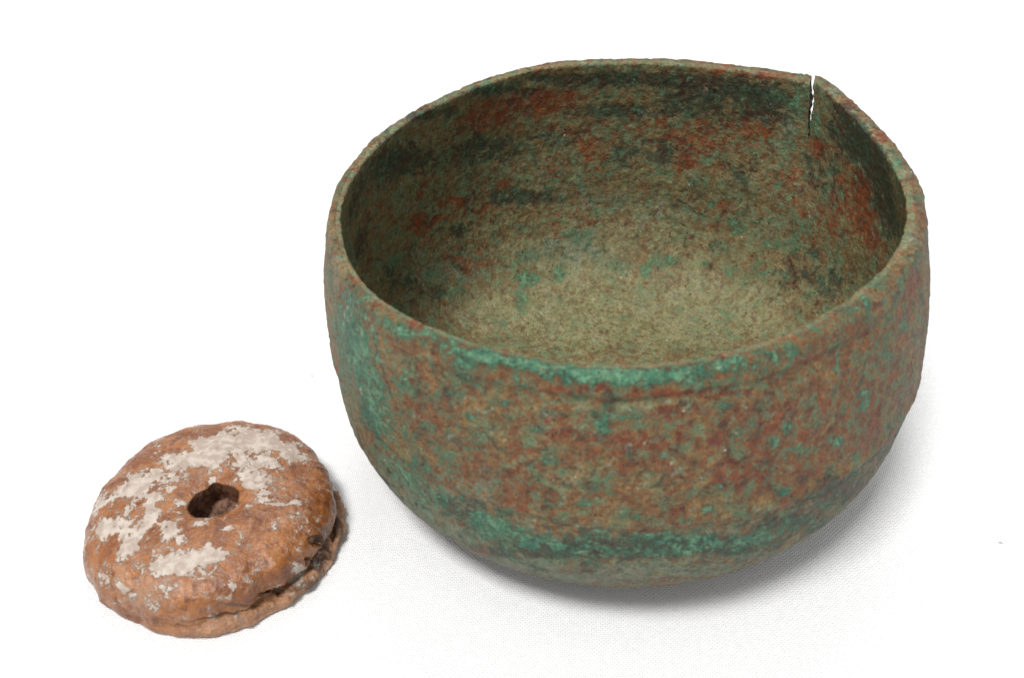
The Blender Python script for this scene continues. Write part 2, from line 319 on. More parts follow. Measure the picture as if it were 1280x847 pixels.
('red',1,(-0.01394,0.0713,0.07142),(0.00897,0.00229,-0.00114),(8e-05,0.00036,-0.00238),(0.23,-0.96,-0.14)),
('red',0.9,(-0.03885,0.05895,0.06846),(0.00983,0.00748,-0.00394),(-9e-05,0.00057,-0.00415),(0.57,-0.81,-0.12)),
('red',1.3,(-0.05768,0.04323,0.04137),(0.004,0.00584,-0.0038),(-0.00016,-0.00027,-0.00339),(0.83,-0.56,0.01)),
('red',0.7,(-0.05058,0.05125,0.04158),(0.00776,0.00784,-0.00496),(-0.00019,-0.00065,-0.0056),(0.73,-0.68,0.06)),
('red',0.9,(-0.03944,0.06055,0.03784),(0.00778,0.00506,-0.00316),(-6e-05,-0.00049,-0.00399),(0.57,-0.82,0.09)),
('red',0.7,(-0.03033,0.0664,0.04033),(0.00796,0.00374,-0.00227),(-1e-05,-6e-05,-0.00364),(0.43,-0.9,0.01)),
('red',0.8,(-0.00135,0.07473,0.04902),(0.00799,0.00074,-0.00042),(0.00024,-0.00021,-0.00529),(0.09,-0.99,0.04)),
('red',0.7,(-0.01311,0.07263,0.04271),(0.00677,0.00192,-0.00112),(9e-05,-0.00013,-0.00359),(0.28,-0.96,0.04)),
('red',1.2,(0.06435,0.05436,0.0627),(0.00168,-0.00244,0.00135),(0.00055,-0.00074,-0.00405),(-0.82,-0.57,-0.01)),
('red',0.8,(0.03135,0.07101,0.04666),(0.0062,-0.00173,0.001),(0.00025,-0.00034,-0.00281),(-0.28,-0.96,0.09)),
('red',1,(0.02638,0.07209,0.04514),(0.00253,-0.00059,0.00034),(0.00014,-0.00018,-0.00171),(-0.24,-0.97,0.08)),
('red',1,(0.07157,0.03819,0.05879),(0.00265,-0.00881,0.00529),(0.00167,-0.00445,-0.01412),(-0.95,-0.3,-0.02)),
('red',0.8,(0.0485,0.06471,0.06597),(0.00891,-0.00386,0.00203),(0.00107,0.00029,-0.00718),(-0.38,-0.92,-0.09)),
('red',0.6,(0.03809,0.069,0.05371),(0.01409,-0.00532,0.00297),(0.00072,-0.00073,-0.00695),(-0.36,-0.93,0.06)),
('red',0.6,(0.01242,0.07493,0.05917),(0.02548,-0.00199,0.00106),(0.00061,0.00056,-0.0076),(-0.07,-0.99,-0.08)),
('red',0.8,(0.06438,0.04935,0.04189),(0.00358,-0.00439,0.00279),(0.00031,-0.00143,-0.00356),(-0.81,-0.56,0.16)),
('red',0.9,(-0.06796,0.02356,0.06096),(0.00376,0.01018,-0.00636),(-0.0009,0.00033,-0.01118),(0.92,-0.39,-0.09)),
('red',0.6,(-0.06025,0.03927,0.03506),(0.00359,0.00426,-0.0029),(-0.00017,-0.00096,-0.00419),(0.79,-0.6,0.1)),
('red',0.6,(-0.05106,0.04752,0.02474),(0.00495,0.00408,-0.00285),(-3e-05,-0.00094,-0.00187),(0.7,-0.64,0.31)),
('red',0.6,(0.07064,0.03806,0.04181),(0.00261,-0.00495,0.00327),(0.00042,-0.00193,-0.00462),(-0.9,-0.42,0.09)),
('red',0.9,(0.07561,0.02539,0.05573),(0.00147,-0.00787,0.00504),(0.00182,-0.00423,-0.01404),(-0.97,-0.22,-0.06)),
('red',0.6,(0.05859,0.0575,0.04866),(0.00533,-0.00329,0.00196),(0.0004,-0.0015,-0.0044),(-0.57,-0.79,0.22)),
('red',0.6,(-0.04224,0.05245,0.0197),(0.00786,0.00389,-0.00274),(-0.0,-0.0013,-0.00167),(0.52,-0.68,0.52)),
('red',0.5,(-0.04468,0.03972,0.01113),(0.00905,0.00382,-0.00292),(8e-05,-0.00369,-0.00175),(0.43,-0.38,0.82)),
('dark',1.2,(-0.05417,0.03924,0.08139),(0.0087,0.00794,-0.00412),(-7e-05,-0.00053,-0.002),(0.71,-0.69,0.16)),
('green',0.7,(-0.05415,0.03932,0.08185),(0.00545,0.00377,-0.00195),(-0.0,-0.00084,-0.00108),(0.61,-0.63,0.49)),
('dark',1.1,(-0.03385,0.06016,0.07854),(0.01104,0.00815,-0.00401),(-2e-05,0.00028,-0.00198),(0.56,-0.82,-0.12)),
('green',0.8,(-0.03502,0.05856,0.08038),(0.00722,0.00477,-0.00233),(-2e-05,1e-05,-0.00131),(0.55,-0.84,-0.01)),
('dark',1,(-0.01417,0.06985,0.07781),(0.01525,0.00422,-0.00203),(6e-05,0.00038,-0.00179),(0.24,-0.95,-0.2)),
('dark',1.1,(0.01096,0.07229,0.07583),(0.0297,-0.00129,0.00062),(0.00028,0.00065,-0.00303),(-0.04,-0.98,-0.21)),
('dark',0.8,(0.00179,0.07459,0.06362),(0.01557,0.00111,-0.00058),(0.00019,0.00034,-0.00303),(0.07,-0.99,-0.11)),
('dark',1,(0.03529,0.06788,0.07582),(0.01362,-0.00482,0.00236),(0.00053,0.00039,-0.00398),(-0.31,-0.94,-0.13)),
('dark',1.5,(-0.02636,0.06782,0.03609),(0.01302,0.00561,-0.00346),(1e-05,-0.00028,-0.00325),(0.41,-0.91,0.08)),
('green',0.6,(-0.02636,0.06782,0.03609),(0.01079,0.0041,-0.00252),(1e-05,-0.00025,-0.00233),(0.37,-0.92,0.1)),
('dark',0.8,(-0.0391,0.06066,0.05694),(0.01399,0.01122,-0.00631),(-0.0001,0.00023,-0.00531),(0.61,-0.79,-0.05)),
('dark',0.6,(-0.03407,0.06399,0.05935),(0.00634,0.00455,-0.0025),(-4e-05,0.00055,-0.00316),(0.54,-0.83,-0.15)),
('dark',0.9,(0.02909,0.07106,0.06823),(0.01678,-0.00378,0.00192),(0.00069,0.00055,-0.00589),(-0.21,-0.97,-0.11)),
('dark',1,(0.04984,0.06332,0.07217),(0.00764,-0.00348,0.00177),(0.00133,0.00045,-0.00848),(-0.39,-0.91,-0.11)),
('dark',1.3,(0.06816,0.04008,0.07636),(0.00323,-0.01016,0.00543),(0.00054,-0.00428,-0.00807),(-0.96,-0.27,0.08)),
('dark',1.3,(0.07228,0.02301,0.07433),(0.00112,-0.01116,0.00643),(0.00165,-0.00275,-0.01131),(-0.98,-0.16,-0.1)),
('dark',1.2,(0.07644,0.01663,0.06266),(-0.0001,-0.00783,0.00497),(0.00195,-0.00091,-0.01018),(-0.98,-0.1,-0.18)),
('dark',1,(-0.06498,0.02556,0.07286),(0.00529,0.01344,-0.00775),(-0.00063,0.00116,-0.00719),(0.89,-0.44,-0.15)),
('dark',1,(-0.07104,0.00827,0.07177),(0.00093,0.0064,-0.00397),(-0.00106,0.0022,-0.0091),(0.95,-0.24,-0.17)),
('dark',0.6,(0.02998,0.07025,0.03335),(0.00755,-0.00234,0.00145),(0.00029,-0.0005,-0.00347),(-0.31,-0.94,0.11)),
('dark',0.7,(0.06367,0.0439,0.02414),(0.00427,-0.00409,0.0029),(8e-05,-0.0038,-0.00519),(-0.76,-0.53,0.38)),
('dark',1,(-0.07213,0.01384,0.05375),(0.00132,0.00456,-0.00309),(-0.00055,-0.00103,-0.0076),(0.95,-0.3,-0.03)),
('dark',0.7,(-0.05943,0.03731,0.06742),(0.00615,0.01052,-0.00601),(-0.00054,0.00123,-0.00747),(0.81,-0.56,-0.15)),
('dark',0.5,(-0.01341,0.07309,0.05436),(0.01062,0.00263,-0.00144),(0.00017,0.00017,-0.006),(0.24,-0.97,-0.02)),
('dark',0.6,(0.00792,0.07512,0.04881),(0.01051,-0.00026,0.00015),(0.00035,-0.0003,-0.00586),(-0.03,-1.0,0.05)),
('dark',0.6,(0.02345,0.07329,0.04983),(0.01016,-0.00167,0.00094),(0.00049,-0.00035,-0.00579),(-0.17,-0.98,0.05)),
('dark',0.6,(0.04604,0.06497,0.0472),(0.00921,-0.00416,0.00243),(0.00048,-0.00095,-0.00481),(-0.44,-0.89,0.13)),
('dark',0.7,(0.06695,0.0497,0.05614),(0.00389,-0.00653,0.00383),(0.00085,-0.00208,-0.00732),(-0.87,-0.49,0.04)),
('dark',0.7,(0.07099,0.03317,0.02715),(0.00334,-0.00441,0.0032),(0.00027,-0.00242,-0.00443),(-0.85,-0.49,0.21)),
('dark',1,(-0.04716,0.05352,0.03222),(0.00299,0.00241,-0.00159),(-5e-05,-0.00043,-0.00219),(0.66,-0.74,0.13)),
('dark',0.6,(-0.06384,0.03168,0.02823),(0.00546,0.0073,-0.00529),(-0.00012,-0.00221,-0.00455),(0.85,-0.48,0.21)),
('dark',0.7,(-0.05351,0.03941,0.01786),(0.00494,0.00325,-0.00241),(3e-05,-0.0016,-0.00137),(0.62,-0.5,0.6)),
('green',1.2,(-0.02089,0.05721,0.01139),(0.00684,0.0013,-0.00094),(-2e-05,-0.00242,-0.00158),(0.21,-0.54,0.82)),
('green',1,(-0.02498,0.05458,0.01097),(0.00488,0.00097,-0.0007),(-1e-05,-0.00226,-0.00134),(0.22,-0.5,0.84)),
('green',1.2,(-0.01268,0.05973,0.01126),(0.00247,0.0003,-0.00021),(-5e-05,-0.00322,-0.00203),(0.14,-0.53,0.84)),
('green',0.9,(-0.00574,0.06923,0.01959),(0.00721,0.00091,-0.0006),(2e-05,-0.00124,-0.00213),(0.15,-0.85,0.5)),
('grey',1,(-0.00712,0.06825,0.0186),(0.00969,0.00112,-0.00075),(2e-05,-0.0024,-0.00365),(0.14,-0.83,0.55)),
('green',1.2,(0.0261,0.0629,0.01401),(0.0037,-0.00061,0.00042),(-5e-05,-0.00164,-0.0015),(-0.19,-0.66,0.73)),
('green',1.2,(0.03721,0.05916,0.01498),(0.00228,-0.00067,0.00047),(-4e-05,-0.00122,-0.00112),(-0.33,-0.63,0.7)),
('dark',0.7,(0.03794,0.05832,0.01458),(0.00176,-0.00055,0.00039),(-4e-05,-0.00102,-0.00093),(-0.35,-0.63,0.7)),
('green',1.3,(0.04553,0.06212,0.02751),(0.00331,-0.00165,0.00108),(0.00019,-0.00105,-0.0028),(-0.5,-0.82,0.27)),
('green',0.8,(0.05719,0.05259,0.02661),(0.00525,-0.00412,0.0028),(0.00013,-0.00121,-0.00233),(-0.68,-0.66,0.31)),
('green',0.6,(-0.02902,0.05974,0.0172),(0.01092,0.00372,-0.00258),(0.0,-0.0017,-0.00209),(0.38,-0.72,0.58)),
('green',0.8,(-0.04856,0.04188,0.01505),(0.00507,0.00282,-0.0021),(3e-05,-0.00178,-0.00127),(0.55,-0.48,0.69)),
('green',1,(-0.02635,0.04736,0.00832),(0.00214,0.00038,-0.00028),(-2e-05,-0.00404,-0.00126),(0.18,-0.29,0.94)),
('green',1.1,(-0.03294,0.03699,0.00664),(0.0034,0.00079,-0.00062),(1e-05,-0.00154,-0.00045),(0.23,-0.27,0.93)),
('green',0.9,(0.00688,0.04303,0.00459),(0.00399,-2e-05,1e-05),(-0.00013,-0.00186,-0.00023),(-0.0,-0.12,0.99)),
('green',0.6,(0.02931,0.0425,0.00567),(0.00465,-0.00056,0.00044),(-0.00049,-0.00491,-0.00118),(-0.12,-0.22,0.97)),
('green',0.9,(0.01687,0.06101,0.01101),(0.00243,-0.0002,0.00014),(-0.00013,-0.00293,-0.00192),(-0.1,-0.54,0.83)),
('green',0.7,(0.05527,0.05743,0.03675),(0.00429,-0.00305,0.00193),(0.0003,-0.00057,-0.0027),(-0.61,-0.79,0.1)),
('green',0.8,(0.02136,0.07303,0.04338),(0.0031,-0.00051,0.0003),(0.00018,-0.00022,-0.00231),(-0.17,-0.98,0.08)),
('green',1,(0.01707,0.0731,0.06942),(0.00223,-0.00031,0.00016),(0.00022,0.00037,-0.00213),(-0.12,-0.98,-0.18)),
('green',1,(0.06144,0.05839,0.07467),(0.001,-0.0031,0.00158),(0.00168,0.00097,-0.00862),(-0.89,-0.4,-0.22)),
('green',1,(0.06369,0.05483,0.06711),(0.00185,-0.00337,0.00182),(0.0004,-0.00025,-0.0026),(-0.85,-0.51,-0.08)),
('green',0.6,(-0.05352,0.04387,0.02321),(0.0049,0.0038,-0.0027),(-1e-05,-0.0018,-0.00251),(0.69,-0.59,0.42)),
('green',0.6,(-0.06367,0.03344,0.03306),(0.003,0.00414,-0.00291),(-0.00018,-0.00169,-0.00488),(0.85,-0.51,0.15)),
('green',0.5,(0.04058,0.03897,0.00675),(0.00627,-0.00111,0.00087),(-0.00083,-0.00665,-0.00139),(-0.17,-0.18,0.97)),
('green',0.6,(0.06309,0.04935,0.03436),(0.00383,-0.0039,0.00258),(0.00027,-0.00157,-0.00355),(-0.76,-0.61,0.21)),
('green',0.6,(0.0506,0.05198,0.01679),(0.00688,-0.00366,0.00261),(-8e-05,-0.00262,-0.00268),(-0.54,-0.59,0.6)),
('green',0.6,(-0.01543,0.06932,0.02441),(0.00689,0.00148,-0.00096),(3e-05,-0.00095,-0.00262),(0.24,-0.91,0.33)),
('green',0.5,(0.05333,0.05995,0.04424),(0.00555,-0.00303,0.00183),(0.00022,-0.00079,-0.00251),(-0.52,-0.83,0.21)),
('green',0.6,(0.00661,0.06341,0.012),(0.00274,-2e-05,1e-05),(-6e-05,-0.00226,-0.00175),(-0.01,-0.61,0.79)),
('grey',0.8,(0.05684,0.06035,0.07098),(0.00386,-0.00187,0.00096),(0.00114,0.00014,-0.00693),(-0.42,-0.91,-0.09)),
('grey',0.6,(0.057,0.06065,0.06258),(0.00431,-0.00227,0.00123),(0.00061,-0.00021,-0.0041),(-0.46,-0.89,-0.02)),
('tan',1.5,(0.00799,0.04,0.00427),(0.05268,-0.00061,0.00048),(-0.00103,-0.01524,-0.00272),(-0.01,-0.17,0.98)),
('tan',0.8,(0.00375,0.05971,0.0096),(0.03284,0.00031,-0.00022),(-0.00025,-0.00658,-0.0036),(0.01,-0.48,0.88)),
('tan',1,(-0.03428,0.04075,0.00803),(0.01591,0.00347,-0.00268),(6e-05,-0.00684,-0.00195),(0.22,-0.27,0.94)),
('tan',0.7,(0.04035,0.04849,0.00946),(0.01981,-0.00497,0.00371),(-0.00076,-0.00821,-0.00374),(-0.26,-0.38,0.89)),
('tan',0.7,(0.02,0.07169,0.0261),(0.01859,-0.00219,0.0014),(0.00029,-0.00157,-0.00546),(-0.13,-0.95,0.27)),
('tan',0.6,(-0.02378,0.06958,0.04599),(0.01338,0.00488,-0.00284),(5e-05,-0.00035,-0.00584),(0.35,-0.93,0.06)),
('tan',0.4,(-0.02902,0.06556,0.03002),(0.01632,0.00578,-0.0037),(0.0,-0.00076,-0.00331),(0.37,-0.91,0.21)),
('grey',0.8,(-0.01263,0.06376,0.01441),(0.02233,0.00386,-0.00268),(-2e-05,-0.00313,-0.00312),(0.2,-0.69,0.69)),
('grey',0.7,(-0.04734,0.04783,0.01976),(0.0103,0.00646,-0.00461),(0.0,-0.00415,-0.00506),(0.61,-0.61,0.5)),
('grey',0.5,(-0.01851,0.0713,0.0465),(0.01612,0.00434,-0.0025),(0.00011,-0.00028,-0.0065),(0.27,-0.96,0.05)),
('grey',0.5,(0.01721,0.07265,0.02805),(0.01863,-0.002,0.00126),(0.0003,-0.0014,-0.00555),(-0.12,-0.96,0.24)),
('grey',0.5,(-0.06367,0.03344,0.03306),(0.00524,0.00923,-0.00649),(-0.00034,-0.00194,-0.00778),(0.89,-0.45,0.07)),
('grey',0.3,(-0.05835,0.04228,0.05068),(0.00892,0.01251,-0.00775),(-0.00049,0.00012,-0.00878),(0.8,-0.6,-0.05)),
('grey',0.5,(0.05455,0.05708,0.03237),(0.0109,-0.00674,0.00438),(0.00061,-0.00193,-0.00655),(-0.57,-0.8,0.18)),
('grey',0.5,(-0.00747,0.0733,0.0346),(0.01649,0.00281,-0.00171),(0.0002,-0.00047,-0.00603),(0.18,-0.98,0.08)),
('pale',0.5,(-0.04091,0.04696,0.01324),(0.00313,0.00126,-0.00093),(1e-05,-0.00134,-0.00097),(0.43,-0.53,0.73)),
('pale',0.5,(-0.04983,0.04282,0.01695),(0.0025,0.00153,-0.00113),(1e-05,-0.00115,-0.00108),(0.6,-0.55,0.59)),
('pale',1,(-0.01263,0.06376,0.01441),(0.0011,0.00017,-0.00012),(-0.0,-0.00053,-0.00062),(0.19,-0.75,0.64)),
('pale',0.6,(0.00874,0.03248,0.00356),(0.0026,-3e-05,3e-05),(-0.00015,-0.0019,-0.00013),(-0.01,-0.07,1.0)),
('rough',0.9,(-0.05923,0.03985,0.03163),(0.01423,0.01654,-0.01144),(-0.00051,-0.00482,-0.0153),(0.8,-0.58,0.16)),
('rough',0.9,(-0.06388,0.0289,0.0241),(0.00895,0.01106,-0.00827),(1e-05,-0.00479,-0.00574),(0.84,-0.42,0.35)),
('rough',0.7,(-0.0396,0.05774,0.02566),(0.01603,0.00864,-0.0058),(-5e-05,-0.00362,-0.00714),(0.54,-0.75,0.38)),
('rough',0.7,(-0.01263,0.06376,0.01441),(0.01529,0.0026,-0.0018),(-2e-05,-0.00346,-0.00356),(0.2,-0.7,0.68)),
('rough',0.6,(-0.04639,0.05454,0.05757),(0.02002,0.01955,-0.01118),(-0.00045,0.00142,-0.01239),(0.66,-0.74,-0.11)),
('rough',0.6,(0.03694,0.06919,0.06362),(0.03422,-0.0116,0.0061),(0.00189,0.00079,-0.01488),(-0.31,-0.95,-0.09)),
('rough',0.6,(0.00309,0.0746,0.04002),(0.03254,0.00214,-0.00127),(0.00061,-0.00081,-0.01205),(0.07,-1.0,0.07)),
('rough',0.5,(0.05802,0.05595,0.04221),(0.0121,-0.00959,0.00595),(0.00161,-0.00426,-0.01562),(-0.66,-0.74,0.14)),
('step',0.8,(-0.06676,-0.04758,0.06125),(0.00674,-0.01106,0.00939),(-0.00213,0.00173,-0.02107),(-0.87,-0.49,0.05)),
('green',0.35,(-0.06456,-0.05105,0.06051),(0.01101,-0.01225,0.01063),(-0.00267,-0.00063,-0.03138),(-0.77,-0.63,0.08)),
('green',0.25,(-0.05116,-0.06532,0.04848),(0.01345,-0.01041,0.01044),(-0.00093,0.00029,-0.01653),(-0.62,-0.78,0.02)),
('green',0.3,(-0.018,-0.08026,0.03192),(0.03425,-0.00855,0.01022),(0.00016,0.00047,-0.00511),(-0.21,-0.97,-0.1)),
('green',0.3,(0.01842,-0.07993,0.03487),(0.03144,0.00898,-0.01055),(0.00063,0.00057,-0.00459),(0.25,-0.97,-0.09)),
('dark',0.3,(-0.04416,-0.06905,0.03357),(0.00967,-0.00656,0.00728),(-0.00021,0.00054,-0.00513),(-0.52,-0.85,-0.07)),
('green',0.5,(0.03878,-0.05709,0.08185),(0.00816,0.00084,-0.00065),(-0.00056,-0.00265,-0.00012),(0.09,-0.06,0.99)),
('green',0.4,(0.05329,-0.04153,0.0813),(0.00413,-0.00103,0.00075),(-0.00171,-0.00603,0.00083),(-0.13,0.17,0.98)),
('green',0.4,(-0.03235,-0.07052,0.0818),(0.00991,-0.00166,0.0014),(1e-05,-0.0013,-0.00085),(-0.2,-0.54,0.82)),
('red',0.12,(-0.00533,-0.08023,0.06344),(0.02364,-0.00017,0.00017),(0.00049,-0.00202,-0.01014),(-0.01,-0.98,0.2)),
('green',0.5,(-0.07224,-0.03654,0.04793),(0.00418,-0.00706,0.00612),(-0.00244,0.00375,-0.02011),(-0.86,-0.5,0.01)),
('green',0.5,(-0.06534,-0.04643,0.07813),(0.00482,-0.00509,0.00387),(-0.00013,-0.00271,-0.0048),(-0.8,-0.52,0.31)),
('green',0.5,(-0.05602,-0.05963,0.03734),(0.00673,-0.00827,0.00853),(-0.00053,0.00114,-0.00679),(-0.75,-0.66,-0.05)),
('green',0.5,(-0.04804,-0.06635,0.03478),(0.0062,-0.00657,0.00713),(-0.00029,0.00101,-0.00504),(-0.66,-0.74,-0.11)),
('dark',1,(-0.02902,-0.07615,0.02758),(0.01092,-0.00534,0.00636),(0.0,0.00089,-0.00397),(-0.33,-0.92,-0.21)),
('dark',1.2,(-0.00728,-0.08202,0.03512),(0.01617,-0.00059,0.0007),(0.00021,0.00021,-0.0036),(-0.03,-1.0,-0.06)),
('dark',1.1,(0.00894,-0.08182,0.03627),(0.0173,0.00311,-0.00367),(0.0004,0.00034,-0.00374),(0.16,-0.98,-0.07)),
('dark',0.8,(0.03898,-0.07114,0.0317),(0.01314,0.00831,-0.00942),(0.00103,0.00119,-0.00478),(0.47,-0.88,-0.12)),
('green',0.5,(-0.00725,-0.08204,0.0346),(0.01254,-0.00074,0.00088),(0.00013,8e-05,-0.00233),(-0.06,-1.0,-0.04)),
('dark',0.8,(-0.05799,-0.05846,0.06694),(0.00063,-0.0006,0.00052),(-0.00073,-0.00107,-0.01128),(-0.73,-0.67,0.11)),
('dark',0.6,(-0.05892,-0.05543,0.0749),(0.00084,-0.00085,0.00069),(-0.00027,-0.00031,-0.00391),(-0.75,-0.65,0.1)),
('green',0.5,(-0.04954,-0.0621,0.08187),(0.00701,-0.0023,0.00185),(9e-05,-0.00228,-0.00123),(-0.36,-0.45,0.81)),
('green',0.6,(-0.03235,-0.07002,0.08203),(0.00664,-0.00104,0.00087),(2e-05,-0.00207,-0.00064),(-0.17,-0.29,0.94)),
('green',0.8,(-0.02076,-0.07238,0.08164),(0.00661,-4e-05,4e-05),(-4e-05,-0.00186,-0.00036),(-0.01,-0.19,0.98)),
('green',0.5,(-0.00611,-0.07534,0.08158),(0.01632,-0.00018,0.00016),(-5e-05,-0.00121,-0.00068),(-0.01,-0.49,0.87)),
('tan',0.5,(-0.01263,0.06761,0.01904),(0.03999,0.00996,-0.00668),(4e-05,-0.00446,-0.00686),(0.29,-0.8,0.52)),
('tan',0.5,(0.01487,0.06711,0.01608),(0.03233,-0.00239,0.00163),(-2e-05,-0.00449,-0.00521),(-0.09,-0.75,0.65))]
